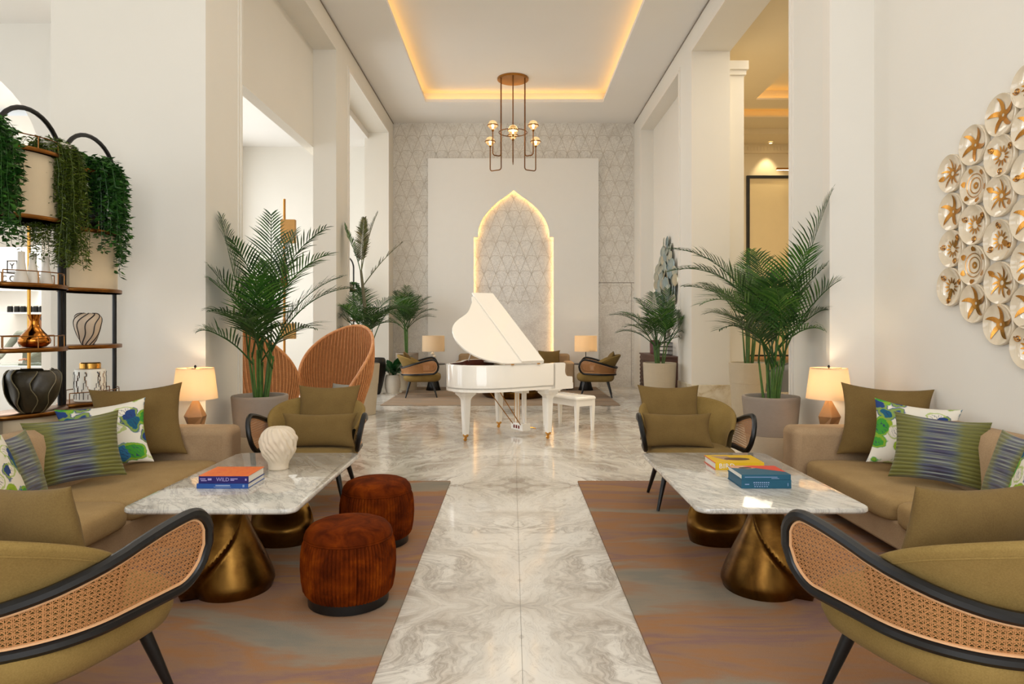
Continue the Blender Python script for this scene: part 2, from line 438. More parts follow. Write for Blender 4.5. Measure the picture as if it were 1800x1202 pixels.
# ------------------------------------------------------------------ geometry helpers
class G:
    def __init__(s): s.v = []; s.f = []; s.uv = None
    def add(s, vs, fs):
        o = len(s.v); s.v += [tuple(p) for p in vs]; s.f += [tuple(i + o for i in f) for f in fs]; return s
    def box(s, x0, x1, y0, y1, z0, z1, mat=None):
        vs = [(x0,y0,z0),(x1,y0,z0),(x1,y1,z0),(x0,y1,z0),(x0,y0,z1),(x1,y0,z1),(x1,y1,z1),(x0,y1,z1)]
        if mat is not None: vs = [tuple(mat @ Vector(p)) for p in vs]
        return s.add(vs, [(0,3,2,1),(4,5,6,7),(0,1,5,4),(1,2,6,5),(2,3,7,6),(3,0,4,7)])
    def grid(s, fn, nu, nv, cu=False, cv=False, flip=False):
        """fn(i/nu, j/nv); cu, cv close a direction"""
        a = nu if cu else nu + 1; b = nv if cv else nv + 1
        vs = [fn(i / nu, j / nv) for i in range(a) for j in range(b)]
        fs = []
        for i in range(nu):
            for j in range(nv):
                p = i * b + j; q = ((i + 1) % a) * b + j
                r = ((i + 1) % a) * b + (j + 1) % b; t = i * b + (j + 1) % b
                fs.append((p, t, r, q) if flip else (p, q, r, t))
        return s.add(vs, fs)
    def lathe(s, prof, n=32, c=(0, 0, 0), cap0=False, cap1=False, rfn=None):
        """prof: list of (r, z); rfn(angle, k) scales the radius"""
        vs = []; fs = []; m = len(prof)
        for k, (r, z) in enumerate(prof):
            for i in range(n):
                a = 2 * pi * i / n; rr = r * (rfn(a, k) if rfn else 1)
                vs.append((c[0] + rr * cos(a), c[1] + rr * sin(a), c[2] + z))
        for k in range(m - 1):
            for i in range(n):
                fs.append((k*n+i, k*n+(i+1)%n, (k+1)*n+(i+1)%n, (k+1)*n+i))
        if cap0: fs.append(tuple(range(n))[::-1])
        if cap1: fs.append(tuple(range((m-1)*n, m*n)))
        return s.add(vs, fs)
    def tube(s, pts, r, n=8, closed=False, caps=True, flat=1.0):
        """tube along pts, r a number or list"""
        P = [Vector(p) for p in pts]; m = len(P); vs = []; fs = []
        up = None; rs = r if isinstance(r, (list, tuple)) else [r] * m
        for k in range(m):
            if closed: t = P[(k + 1) % m] - P[k - 1]
            else: t = P[min(k + 1, m - 1)] - P[max(k - 1, 0)]
            if t.length < 1e-9: t = Vector((0, 0, 1))
            t.normalize()
            if up is None:
                up = Vector((0, 0, 1)) if abs(t.z) < 0.9 else Vector((1, 0, 0))
            a = t.cross(up)
            if a.length < 1e-6: a = t.cross(Vector((0.3, 1, 0.2)))
            a.normalize(); b = a.cross(t).normalized(); up = b
            for i in range(n):
                w = 2 * pi * i / n
                vs.append(P[k] + a * (cos(w) * rs[k]) + b * (sin(w) * rs[k] * flat))
        L = m if closed else m - 1
        for k in range(L):
            for i in range(n):
                q = (k + 1) % m
                fs.append((k*n+i, k*n+(i+1)%n, q*n+(i+1)%n, q*n+i))
        if caps and not closed:
            fs.append(tuple(range(n))[::-1]); fs.append(tuple(range((m-1)*n, m*n)))
        return s.add(vs, fs)
    def prism(s, poly, z0, z1):
        n = len(poly)
        vs = [(x, y, z0) for x, y in poly] + [(x, y, z1) for x, y in poly]
        fs = [tuple(range(n))[::-1], tuple(range(n, 2*n))] + [(i, (i+1)%n, n+(i+1)%n, n+i) for i in range(n)]
        return s.add(vs, fs)
    def layers(s, outline, prof):
        """stack of scaled outlines (closed pad); prof: (scale, z)"""
        n = len(outline); cx = sum(p[0] for p in outline)/n; cy = sum(p[1] for p in outline)/n
        vs = [(cx + (x-cx)*k, cy + (y-cy)*k, z) for k, z in prof for x, y in outline]
        fs = []
        for j in range(len(prof) - 1):
            for i in range(n):
                fs.append((j*n+i, j*n+(i+1)%n, (j+1)*n+(i+1)%n, (j+1)*n+i))
        fs.append(tuple(range(n))[::-1]); fs.append(tuple(range((len(prof)-1)*n, len(prof)*n)))
        return s.add(vs, fs)
    def xf(s, M, i0=0):
        s.v = s.v[:i0] + [tuple(M @ Vector(p)) for p in s.v[i0:]]; return s
    def mesh(s, name, mat, smooth=True, angle=38):
        me = bpy.data.meshes.new(name); me.from_pydata(s.v, [], s.f); me.update()
        if s.uv:
            ul = me.uv_layers.new(name='UVMap')
            for lp in me.loops: ul.data[lp.index].uv = s.uv[lp.vertex_index]
        me.materials.append(MAT[mat])
        if smooth:
            me.shade_smooth()
            try: me.set_sharp_from_angle(angle=radians(angle))
            except Exception: pass
        return me
    def ob(s, name, mat, parent=None, smooth=True, angle=38, bevel=0.0, seg=2, **tags):
        return link(name, s.mesh(name, mat, smooth, angle), parent, bevel, seg, **tags)

def link(name, me, parent=None, bevel=0.0, seg=2, **tags):
    o = bpy.data.objects.new(name, me); COL.objects.link(o)
    if parent is not None: o.parent = parent
    if bevel:
        b = o.modifiers.new('bevel', 'BEVEL'); b.width = bevel; b.segments = seg; b.limit_method = 'ANGLE'; b.angle_limit = radians(40)
        b.harden_normals = False
    for k, v in tags.items():
        if v is not None: o[k] = v
    return o

def tag(o, label=None, category=None, group=None, kind=None):
    for k, v in (('label', label), ('category', category), ('group', group), ('kind', kind)):
        if v is not None: o[k] = v
    return o

def thing(name, label, category, loc=(0, 0, 0), rotz=0.0, group=None):
    o = bpy.data.objects.new(name, None); COL.objects.link(o); o.empty_display_size = 0.1
    o.location = loc; o.rotation_euler = (0, 0, rotz)
    return tag(o, label, category, group)

def dup(root, loc=None, rotz=None, label=None, group=None, scale=None):
    r = root.copy(); COL.objects.link(r)
    if loc is not None: r.location = loc
    if rotz is not None: r.rotation_euler = (0, 0, rotz)
    if scale is not None: r.scale = scale
    tag(r, label=label, group=group)
    for ch in list(root.children):
        c = ch.copy(); COL.objects.link(c); c.parent = r
        for g in list(ch.children):
            d = g.copy(); COL.objects.link(d); d.parent = c
    return r

def structure(name, g, mat, parent=None, **kw):
    o = g.ob(name, mat, parent, smooth=kw.pop('smooth', False), **kw)
    if parent is None: o['kind'] = 'structure'
    return o

def text(body, size, mat, parent, M, depth=0.0006, align='CENTER', spacing=1.0):
    c = bpy.data.curves.new('lettering', 'FONT'); c.body = body; c.size = size; c.extrude = depth
    c.align_x = align; c.align_y = 'CENTER'; c.space_character = spacing; c.resolution_u = 3
    c.materials.append(MAT[mat])
    tmp = bpy.data.objects.new('lettering_curve', c); COL.objects.link(tmp)
    me = bpy.data.meshes.new_from_object(tmp.evaluated_get(bpy.context.evaluated_depsgraph_get()))
    bpy.data.objects.remove(tmp); me.name = 'lettering'
    o = bpy.data.objects.new('lettering', me); COL.objects.link(o)
    o.parent = parent; o.matrix_local = M
    return o

def sm(a, b, x):
    t = max(0.0, min(1.0, (x - a) / (b - a))); return t * t * (3 - 2 * t)
def bez(p0, p1, p2, p3, n):
    return [tuple(p0[i]*(1-t)**3 + 3*p1[i]*t*(1-t)**2 + 3*p2[i]*t*t*(1-t) + p3[i]*t**3 for i in range(len(p0))) for t in [k/n for k in range(n+1)]]
def rrect(x0, x1, y0, y1, r, n=6):
    out = []
    for cx, cy, a0 in ((x1-r, y1-r, 0), (x0+r, y1-r, 90), (x0+r, y0+r, 180), (x1-r, y0+r, 270)):
        for k in range(n + 1):
            a = radians(a0 + 90 * k / n); out.append((cx + r*cos(a), cy + r*sin(a)))
    return out
def superell(a, b, e, n=48):
    out = []
    for k in range(n):
        t = 2*pi*k/n; c, s_ = cos(t), sin(t)
        out.append((a*abs(c)**(2/e)*(1 if c >= 0 else -1), b*abs(s_)**(2/e)*(1 if s_ >= 0 else -1)))
    return out
def catmull(pts, n=8, closed=False):
    P = [Vector(p) for p in pts]; m = len(P); out = []
    for i in range(m if closed else m - 1):
        g = lambda k: P[k % m] if closed else P[max(0, min(m-1, k))]
        a, b, c, d = g(i-1), g(i), g(i+1), g(i+2)
        for k in range(n):
            t = k / n
            out.append(0.5*((2*b) + (c-a)*t + (2*a-5*b+4*c-d)*t*t + (3*b-a-3*c+d)*t**3))
    if not closed: out.append(P[-1])
    return out
# ------------------------------------------------------------------ the setting
XL, XR, YB, ZC = -2.85, 2.93, 16.1, 6.33

def seg_box(g, *b): g.box(*b)

# floor: screed with one slab object per marble slab
plain('grout', '#b0a592', 0.9)
fl = structure('floor', G().box(-11.2, 9.2, -3.2, 17.6, -0.12, -0.012), 'grout')
slab = G().box(0.0008, SLAB_X - 0.0008, 0.0008, SLAB_Y - 0.0008, -0.012, 0.0).mesh('tile', 'floor_marble', False)
for i in range(-6, 5):
    for j in range(-2, 5):
        t = link('tile', slab, fl); t.location = (SLAB_X0 + i * SLAB_X, SLAB_Y0 + j * SLAB_Y, 0)

# back wall with engraved lattice and the white panel with the pointed niche
wb_ = structure('wall_back', G().box(-3.4, 3.6, YB, YB + 0.2, 0, ZC), 'wall_marble')
g = G()
def bar(x0, z0, x1, z1, w=0.009):
    d = Vector((x1 - x0, z1 - z0)); n = Vector((-d.y, d.x)).normalized() * w / 2
    p = [(x0+n.x, z0+n.y), (x1+n.x, z1+n.y), (x1-n.x, z1-n.y), (x0-n.x, z0-n.y)]
    g.add([(a, YB - 0.0025, b) for a, b in p] + [(a, YB, b) for a, b in p], [(0,1,2,3),(0,4,5,1),(1,5,6,2),(2,6,7,3),(3,7,4,0)])
rh, hp = 0.36, 0.143
for r in range(12):
    z1 = ZC - 0.02 - r * rh; z0 = z1 - rh
    k = -20
    while k < 21:
        x = 0.04 + k * hp
        if XL + 0.01 < x < XR - hp - 0.01:
            up = (k + r) % 2 == 0
            bar(x, z0 if up else z1, x + hp, z1 if up else z0)
            # short pointed arch joining the feet of neighbouring triangles
            if up: bar(x, z0, x + hp * 0.45, z0 + 0.075); bar(x + hp * .45, z0 + .075, x + hp, z0 + .075)
            else: bar(x + hp, z0, x + hp * 0.55, z0 + 0.075); bar(x, z0 + .075, x + hp * .55, z0 + .075)
        k += 1
plain('inlay_line', '#c2b7a6', 0.5)
o = g.ob('inlay_lattice', 'inlay_line', wb_, smooth=False); o['kind'] = 'stuff'
plain('joint_dark', '#8c8174', 0.7)
G().box(2.06, XR, YB - 0.004, YB, 2.49, 2.505).box(2.86, 2.868, YB - 0.004, YB, 0.02, 2.5).ob('joint', 'joint_dark', wb_, smooth=False)

def arch_half():
    pts = [(0.95, 0.0), (0.95, 3.575), (0.85, 3.575), (0.85, 3.62)]
    pts += [(p[0], p[1]) for p in bez((0.85, 3.62), (0.845, 3.98), (0.60, 4.22), (0.40, 4.40), 12)[1:]]
    pts += [(p[0], p[1]) for p in bez((0.40, 4.40), (0.26, 4.51), (0.10, 4.60), (0.0, 4.70), 6)[1:]]
    return pts
ah = arch_half(); AX = 0.04
inner = [(AX - x, z) for x, z in ah] + [(AX + x, z) for x, z in ah[::-1][1:]]
outer = [(2.06, 0.0), (2.06, 5.45), (-2.0, 5.45), (-2.0, 0.0)]
RX = Matrix(((1, 0, 0, 0), (0, 0, -1, 0), (0, 1, 0, 0), (0, 0, 0, 1)))   # prism z -> -y
panel = G().prism(inner + outer, 0, 0.055); panel.xf(Matrix.Translation((0, YB - 0.07, 0)) @ RX)
po = structure('wall_back_panel', panel, 'panel_white'); 
structure('trim_1', G().box(-2.0, -0.96, YB - 0.07, YB, 0.0, 0.1).box(1.04, 2.06, YB - 0.07, YB, 0, 0.1).box(-2.0, -1.9, YB - .07, YB, .1, 5.45).box(1.96, 2.06, YB - .07, YB, .1, 5.45).box(-1.9, 1.96, YB - .07, YB, 5.35, 5.45), 'panel_white')
led = [(AX + (x - AX) * 1.045, YB - 0.03, 0.02 + z * 1.012) for x, z in inner]
tag(G().tube(led, 0.009, 6).ob('niche_light_strip', 'arch_led'), 'warm light strip glowing behind the pointed niche edge', 'light strip')

# left nave wall: piers, headers and the recessed panel over the first opening
w = G()
w.box(-3.2, XL, 6.2, 7.05, 0, ZC); w.box(-4.26, -3.2, 6.2, 6.5, 0, ZC)
w.box(-3.2, XL, 7.05, 10.8, 5.92, ZC)
w.box(-3.36, -3.2, 6.5, 11.7, 4.35, ZC)
w.box(-3.2, XL, 10.8, 11.7, 0, ZC)
w.box(-3.38, XL, 11.7, 15.4, 5.9, ZC)
w.box(-3.38, XL, 15.4, YB, 0, ZC)
structure('wall_left', w, 'cream_paint')
def frame(g, x, y0, y1, ztop, sgn, wdt=0.075, t=0.022, near=True):
    """stepped moulding around an opening on a wall plane x; sgn = +1 stands out towards +X"""
    for k, (o0, o1, tt) in enumerate(((0.0, wdt * 0.45, t), (wdt * 0.45, wdt, t * 0.5))):
        xa, xb = sorted((x, x + sgn * tt))
        if near: g.box(xa, xb, y0 - o1, y0 - o0, 0.0, ztop + o1)
        g.box(xa, xb, y1 + o0, y1 + o1, 0.0, ztop + o1)
        g.box(xa, xb, y0 - o0 if near else y0, y1 + o0, ztop + o0, ztop + o1)
g = G(); frame(g, XL, 7.05, 10.8, 5.92, 1); g.box(XL, XL + .02, 6.2, 6.28, 0, ZC); g.box(XL, XL + .01, 6.28, 6.36, 0, ZC)
structure('trim_2', g, 'cream_paint')
g = G(); frame(g, XL, 11.7, 15.4, 5.9, 1); structure('trim_3', g, 'trim_paint')
g = G().box(XL, XL + 0.012, 6.2, YB, ZC - 0.03, ZC - 0.012).box(XR - 0.012, XR, 6.15, YB, ZC - 0.03, ZC - 0.012)
structure('trim_4', g, 'joint_dark')

# right nave wall
w = G()
w.box(XR, 3.9, 6.15, 7.06, 0, ZC)
w.box(XR, 3.53, 7.06, 10.87, 5.92, ZC)
w.box(XR, 3.53, 10.87, 11.76, 0, ZC)
w.box(3.2, 3.53, 11.76, YB, 0, ZC)
w.box(XR, 3.2, 11.76, 15.2, 5.9, ZC)
w.box(XR, 3.2, 15.2, YB, 0, ZC)
structure('wall_right', w, 'wall_paint')
g = G(); frame(g, XR, 7.06, 10.87, 5.92, -1); g.box(XR - .02, XR, 6.15, 6.23, 0, ZC); g.box(XR - .01, XR, 6.23, 6.31, 0, ZC)
structure('trim_5', g, 'trim_paint')
g = G(); frame(g, XR, 11.76, 15.2, 5.9, -1)
structure('trim_6', g, 'trim_paint')
structure('trim_7', G().box(2.905, 3.58, 10.84, 11.79, 0, 0.52), 'plinth_marble', bevel=0.006)
structure('trim_8', G().box(-3.22, -2.825, 10.77, 11.73, 0, 0.52), 'plinth_marble', bevel=0.006)
structure('wall_right_near', G().box(3.32, 3.6, -3.2, 6.15, 0, ZC), 'wall_paint')
structure('baseboard_right', G().box(3.29, 3.32, -3.2, 6.15, 0, 0.12).box(2.93, 3.32, 6.12, 6.15, 0, .12), 'trim_paint')
structure('baseboard_left', G().box(-4.26, XL, 6.175, 6.2, 0, 0.12), 'trim_paint')
structure('baseboard_niche', G().box(3.18, 3.2, 11.78, 15.18, 0, 0.12), 'trim_paint')

# ceiling with the lit tray
c = G(); TX0, TX1, TY0, TY1 = -1.88, 1.98, 0.6, 14.6
for b in ((-11.2, TX0, -3.2, 6.5), (-3.4, TX0, 6.5, YB + .2), (TX1, 3.6, -3.2, YB + .2), (TX0, TX1, -3.2, TY0), (TX0, TX1, TY1, YB + .2)):
    c.box(b[0], b[1], b[2], b[3], ZC, ZC + 0.07)
E = 0.2
c.box(TX0 - E, TX1 + E, TY0 - E, TY1 + E, ZC + 0.26, ZC + 0.34)
for b in ((TX0 - E - .04, TX0 - E, TY0 - E, TY1 + E), (TX1 + E, TX1 + E + .04, TY0 - E, TY1 + E), (TX0 - E, TX1 + E, TY0 - E - .04, TY0 - E), (TX0 - E, TX1 + E, TY1 + E, TY1 + E + .04)):
    c.box(b[0], b[1], b[2], b[3], ZC + 0.07, ZC + 0.26)
structure('ceiling', c, 'ceiling_paint')
zl = ZC + 0.075
for nm, b in (('left', (TX0 - .13, TX0 - .10, TY0, TY1)), ('right', (TX1 + .10, TX1 + .13, TY0, TY1)), ('far', (TX0, TX1, TY1 + .10, TY1 + .13))):
    tag(G().box(b[0], b[1], b[2], b[3], zl, zl + 0.012).ob('cove_light_strip', 'cove_led', smooth=False),
        'warm cove light strip along the %s edge of the ceiling tray' % nm, 'light strip', 'cove light strips of the ceiling tray')

# lounge on the left, window wall behind the camera
w = G().box(-11.2, -11.0, -3.2, 9.7, 0, 0.6).box(-11.2, -11.0, -3.2, 9.7, 5.0, ZC)
for y in (-3.2, 0.4, 3.0, 5.6, 8.2): w.box(-11.2, -11.0, y, y + (0.5 if y < 8 else 1.5), 0.6, 5.0)
structure('wall_left_lounge', w, 'wall_paint')
w = G().box(-11.2, 3.6, -3.2, -3.0, 0, 0.5).box(-11.2, 3.6, -3.2, -3.0, 5.4, ZC).box(-11.2, -3.0, -3.2, -3.0, .5, 5.4).box(3.0, 3.6, -3.2, -3.0, .5, 5.4)
structure('wall_front', w, 'wall_paint')
g = G()
for x in (-3.0, -1.5, 0.0, 1.5, 2.94): g.box(x, x + 0.06, -2.95, -2.89, 0.5, 5.4)
g.box(-3, 3, -2.95, -2.89, 2.4, 2.46).box(-3, 3, -2.95, -2.89, 5.34, 5.4).box(-3, 3, -2.95, -2.89, .5, .56)
structure('window_1', g, 'black_metal')

# left aisle behind the piers
structure('wall_left_aisle', G().box(-6.8, -3.38, YB, YB + .2, 0, 5.8).box(-6.8, -6.6, 9.7, YB, 0, .5).box(-6.8, -6.6, 9.7, YB, 5.3, 5.8).box(-6.8, -6.6, 9.7, 10.3, .5, 5.3).box(-6.8, -6.6, 15.7, YB, .5, 5.3), 'wall_paint')
structure('ceiling_left_aisle', G().box(-11.2, -3.3, 6.5, YB + .2, 5.76, 5.9), 'ceiling_paint')
g = G()
for y in (10.3, 12.1, 13.9, 15.62): g.box(-6.6, -6.54, y, y + 0.08, .5, 5.3)
structure('window_2', g, 'trim_paint')
# shop front wall with the round arch
arc = [(-8.415 + 1.785 * cos(radians(a)), 3.6 + 1.785 * sin(radians(a))) for a in range(0, 181, 6)]
poly = [(-6.63, 0.0)] + arc + [(-10.2, 0.0), (-11.2, 0.0), (-11.2, 5.9), (-6.4, 5.9), (-6.4, 0.0)]
w = G().prism(poly, 0, 0.35); w.xf(Matrix.Translation((0, 9.85, 0)) @ RX)
structure('wall_shop_front', w, 'wall_paint')
plain('shop_white', '#f2f0ec', 0.6)
structure('wall_shop_back', G().box(-11.2, -6.8, 13.2, 13.4, 0, 5.6).box(-6.82, -6.8, 9.9, 13.2, 0, .5).box(-11.2, -11.1, 9.8, 13.2, 0, 5.6), 'shop_white')

# room on the right seen through the first opening
w = G().box(3.5, 9.2, 17.3, 17.5, 0, 6.4).box(9.0, 9.2, 6.0, 17.3, 0, 6.4).box(3.9, 9.2, 6.15, 6.4, 0, 6.4).box(3.53, 3.62, 11.76, 17.3, 0, 6.4)
structure('wall_right_room', w, 'room_paint')
c = G().box(3.5, 5.14, 6.4, 14.8, 6.25, 6.285).box(5.14, 9.2, 14.2, 14.8, 6.25, 6.285).box(3.5, 9.2, 15.4, 16.3, 6.25, 6.285)
c.box(3.5, 9.2, 14.7, 15.7, 6.5, 6.55).box(4.94, 9.2, 6.4, 14.4, 6.52, 6.6).box(3.5, 9.2, 14.4, 14.44, 6.285, 6.6).box(3.5, 9.2, 16.3, 17.3, 6.12, 6.2).box(3.5, 9.2, 16.28, 16.3, 6.12, 6.36).box(3.5, 9.2, 15.7, 15.72, 6.285, 6.5)
structure('ceiling_right_room', c, 'room_paint')
for nm, b in (('tray side', (5.02, 5.05, 6.6, 14.3)), ('tray end', (5.14, 9.0, 14.3, 14.33)), ('cross slot', (3.6, 9.0, 15.5, 15.53))):
    tag(G().box(b[0], b[1], b[2], b[3], 6.29, 6.302).ob('cove_light_strip', 'cove_led', smooth=False),
        'warm cove light strip in the %s of the right room ceiling' % nm, 'light strip', 'cove light strips of the right room')
g = G().box(3.62, 9.0, 17.22, 17.3, 5.9, 6.12)
for k in range(60):
    g.box(3.66 + k * 0.085, 3.71 + k * .085, 17.205, 17.22, 5.96, 6.06)
structure('trim_9', g, 'room_paint')
structure('trim_10', G().box(3.5, 3.80, 11.0, 11.76, 0, 5.58).box(3.5, 3.83, 10.97, 11.78, 5.58, 5.66).box(3.5, 3.86, 10.94, 11.8, 5.66, 5.80), 'cream_paint')
# ------------------------------------------------------------------ cushions
def pillow_mesh(name, w, h, t, mat, seed=0, n=20, pinch=0.12, sag=0.0):
    rnd = random.Random(seed); ox, oy = rnd.uniform(0, 50), rnd.uniform(0, 50)
    g = G(); g.uv = []
    for side in (1, -1):
        vs = []
        for i in range(n + 1):
            for j in range(n + 1):
                u = sin((i / n - 0.5) * pi) ; v = sin((j / n - 0.5) * pi)
                px = u * (1 - pinch * (1 - v * v) * abs(u)); py = v * (1 - pinch * (1 - u * u) * abs(v))
                prof = max(0.0, (1 - abs(u) ** 2.6) * (1 - abs(v) ** 2.6)) ** 0.55
                wr = noise.noise(Vector((u * 1.6 + ox, v * 1.6 + oy, side * 2.0))) * 0.10 * prof + noise.noise(Vector((u * 5 + ox, v * 5 + oy, side))) * 0.03
                z = side * t / 2 * max(0.03, prof * (1 + wr) + 0.04)
                px += 0.012 * noise.noise(Vector((v * 2 + ox, 3, u))); 
                vs.append((px * w / 2, py * h / 2 - sag * (1 - u * u) * (v + 1) * 0.5, z)); g.uv.append((u / 2 + .5, v / 2 + .5))
        fs = []
        for i in range(n):
            for j in range(n):
                a = i * (n + 1) + j
                q = (a, a + n + 1, a + n + 2, a + 1)
                fs.append(q if side > 0 else q[::-1])
        g.add(vs, fs)
    # close the seam
    m = (n + 1) ** 2; ring = [i * (n+1) for i in range(n+1)] + [n*(n+1) + j for j in range(1, n+1)] + [i*(n+1) + n for i in range(n-1, -1, -1)] + [j for j in range(n-1, 0, -1)]
    for k in range(len(ring)):
        a, b = ring[k], ring[(k + 1) % len(ring)]
        g.f.append((a, m + a, m + b, b))
    return g.mesh(name, mat, True, 80)

PILLOWS = {}
def pillow(name, label, group, w, h, t, mat, pos, yaw, lean, roll=0.0, seed=0, pinch=0.12, sag=0.0):
    """pos = bottom centre; the front face looks towards yaw (degrees, 0 = -Y), lean tips the top backwards"""
    key = (w, h, t, mat, seed, pinch, sag)
    if key not in PILLOWS: PILLOWS[key] = pillow_mesh('cushion', w, h, t, mat, seed, pinch=pinch, sag=sag)
    o = link(name, PILLOWS[key]); tag(o, label, 'cushion', group)
    R = Matrix.Rotation(radians(yaw), 4, 'Z') @ Matrix.Rotation(radians(90 - lean), 4, 'X') @ Matrix.Rotation(radians(roll), 4, 'Z')
    o.matrix_world = Matrix.Translation(pos) @ R @ Matrix.Translation((0, h / 2, 0))
    # rest the lowest vertex on the requested height
    mz = min((o.matrix_world @ v.co).z for v in o.data.vertices)
    o.matrix_world = Matrix.Translation((0, 0, pos[2] - mz)) @ o.matrix_world
    return o

# ------------------------------------------------------------------ cane-band armchair, front towards +Y
def chair_path():
    pts = []
    for k in range(0, 13): y = 0.34 - 0.36 * k / 12; pts.append((0.395 + 0.02 * (y + .02) / .36, y))
    for k in range(1, 41):
        a = radians(90 - 180 * k / 40)
        pts.append((0.395 * sin(a) , -0.02 - 0.37 * cos(a)))
    for k in range(1, 13): y = -0.02 + 0.36 * k / 12; pts.append((-0.395 - 0.02 * (y + .02) / .36, y))
    return pts
CP = chair_path()
CL = [0.0]
for a, b in zip(CP, CP[1:]): CL.append(CL[-1] + hypot(b[0]-a[0], b[1]-a[1]))
CTOT = CL[-1]
def cpoint(s):
    s = max(0.0, min(CTOT, s))
    lo, hi = 0, len(CL) - 2
    while lo < hi:
        m = (lo + hi + 1) // 2
        if CL[m] <= s: lo = m
        else: hi = m - 1
    k = lo; t = (s - CL[k]) / (CL[k+1] - CL[k])
    p = (CP[k][0] + (CP[k+1][0]-CP[k][0])*t, CP[k][1] + (CP[k+1][1]-CP[k][1])*t)
    d = Vector((CP[k+1][0]-CP[k][0], CP[k+1][1]-CP[k][1])).normalized()
    # smooth normal at the joints: radial blend
    nrm = Vector((-d.y, d.x)); 
    return p, -nrm if nrm.dot(Vector(p)) < 0 else nrm
def band(s):
    w_ = abs(s / CTOT - 0.5) * 2
    top = 0.600 + 0.180 * sm(0.1, 0.95, w_); bot = 0.455 + 0.035 * w_
    zc = (top + bot) / 2; hh = (top - bot) / 2; w0 = 1 - 0.125 / (CTOT / 2)
    if w_ > w0: hh *= sqrt(max(0.0, 1 - ((w_ - w0) / (1 - w0)) ** 2))
    return zc - hh, zc + hh
def csurf(s, z, off=0.0):
    p, n = cpoint(s); k = 0.20 * (z - 0.45) + off
    return (p[0] + n.x * k, p[1] + n.y * k, z)
def make_armchair(label, group):
    root = thing('armchair', label, 'armchair', group=group)
    # upholstered seat with its rounded underside
    out = [(x, y + 0.02) for x, y in superell(0.372, 0.385, 3.2, 56)]
    G().layers(out, [(0.70, 0.315), (0.86, 0.322), (0.95, 0.345), (0.995, 0.385), (1.0, 0.425), (0.985, 0.452), (0.94, 0.470), (0.85, 0.480), (0.5, 0.488), (0.1, 0.49)]).ob('seat', 'olive_fabric', root, angle=70)
    # scooped backrest shell
    def shell(i, j):
        a = radians(-100 + 200 * i); w_ = abs(i - 0.5) * 2
        top = 0.865 - 0.235 * w_ ** 2.4; z0 = 0.40
        T = 0.06 * (1 - 0.35 * w_)
        # section: outer bottom -> outer top -> round -> inner top -> inner bottom
        if j < 0.42: q = j / 0.42; z = z0 + (top - 0.02 - z0) * q; o = 0.0
        elif j < 0.58: q = (j - 0.42) / 0.16; th = pi * q; z = top - 0.02 + 0.02 * sin(th) * 1.3; o = -T * (1 - cos(th)) / 2
        else: q = (j - 0.58) / 0.42; z = top - 0.02 - (top - 0.02 - z0) * q; o = -T
        r = 1.0 + (0.16 * (z - 0.42) + 0.10 * sm(0.56, 0.90, z) + o - 0.045) / 0.38
        return (0.385 * r * sin(a), -0.02 - 0.365 * r * cos(a), z)
    G().grid(shell, 44, 26, flip=True).ob('backrest', 'olive_fabric', root, angle=80)
    # seam line round the back
    G().tube([shell(k / 60, 0.40) for k in range(61)], 0.004, 5).ob('seam', 'olive_fabric', root)
    # black bentwood loop
    loop = []
    N = 90
    for k in range(N + 1):
        u = (1 - cos(pi * k / N)) / 2; u = 0.35 * u + 0.65 * (k / N) if 0 < k < N else u
        s = CTOT * u; loop.append((s, band(s)[1]))
    back = [(s, band(s)[0]) for s, _ in loop][::-1][1:-1]
    loop = loop + back
    def ring(inset, off=0.0):
        out = []
        m = len(loop)
        for k in range(m):
            a, b, c = loop[k-1], loop[k], loop[(k+1) % m]
            t = Vector((c[0]-a[0], c[1]-a[1]));
            if t.length < 1e-9: t = Vector((1, 0))
            t.normalize(); n = Vector((t.y, -t.x))
            out.append(csurf(b[0] + n.x * inset, b[1] + n.y * inset, off))
        return out
    G().tube(ring(0.0), 0.0215, 8, closed=True).ob('bentwood_frame', 'black_wood', root)
    rim = G().tube(ring(0.024, 0.004), 0.0055, 5, closed=True).ob('cane_rim', 'cane_rim', root)
    # woven cane: upright, level and diagonal strands with open holes
    g = G()
    def inside(s, z):
        if s < 0.02 or s > CTOT - 0.02: return False
        b, t = band(s); return b + 0.018 < z < t - 0.018
    def strand(fn, t0, t1, step, wd, off, dx, dz):
        n = max(1, int((t1 - t0) / step)); prev = None
        for k in range(n + 1):
            s, z = fn(t0 + (t1 - t0) * k / n)
            if not inside(s, z): prev = None; continue
            cur = (csurf(s - dx * wd, z - dz * wd, off), csurf(s + dx * wd, z + dz * wd, off))
            if prev: g.add([prev[0], prev[1], cur[1], cur[0]], [(0, 1, 2, 3)])
            prev = cur
    P = 0.0185; W = 0.0012
    k = 0
    while k * P < CTOT:
        for e in (-0.0022, 0.0022):
            s0 = k * P + e; strand(lambda t: (s0, t), 0.44, 0.79, 0.012, W, 0.0, 1, 0)
        k += 1
    for r in range(int(0.36 / P)):
        for e in (-0.0022, 0.0022):
            z0 = 0.44 + r * P + e; strand(lambda t: (t, z0), 0.0, CTOT, 0.016, W, 0.0016, 0, 1)
    for sg in (-1, 1):
        k = -30
        while k * P < CTOT + 0.4:
            s0 = k * P + P / 2; strand(lambda t: (s0 + sg * (t - 0.6), t), 0.44, 0.79, 0.012, W * 1.15, -0.0012, 0.7, -0.7 * sg); k += 1
    g.ob('cane_weave', 'cane', root, smooth=False)
    # tapered splayed legs
    for sx in (-1, 1):
        for sy in (-1, 1):
            G().tube([(sx * 0.235, sy * 0.22, 0.35), (sx * 0.27, sy * 0.255, 0.22), (sx * 0.325, sy * 0.315, 0.002)], [0.026, 0.022, 0.013], 10).ob('leg', 'black_wood', root)
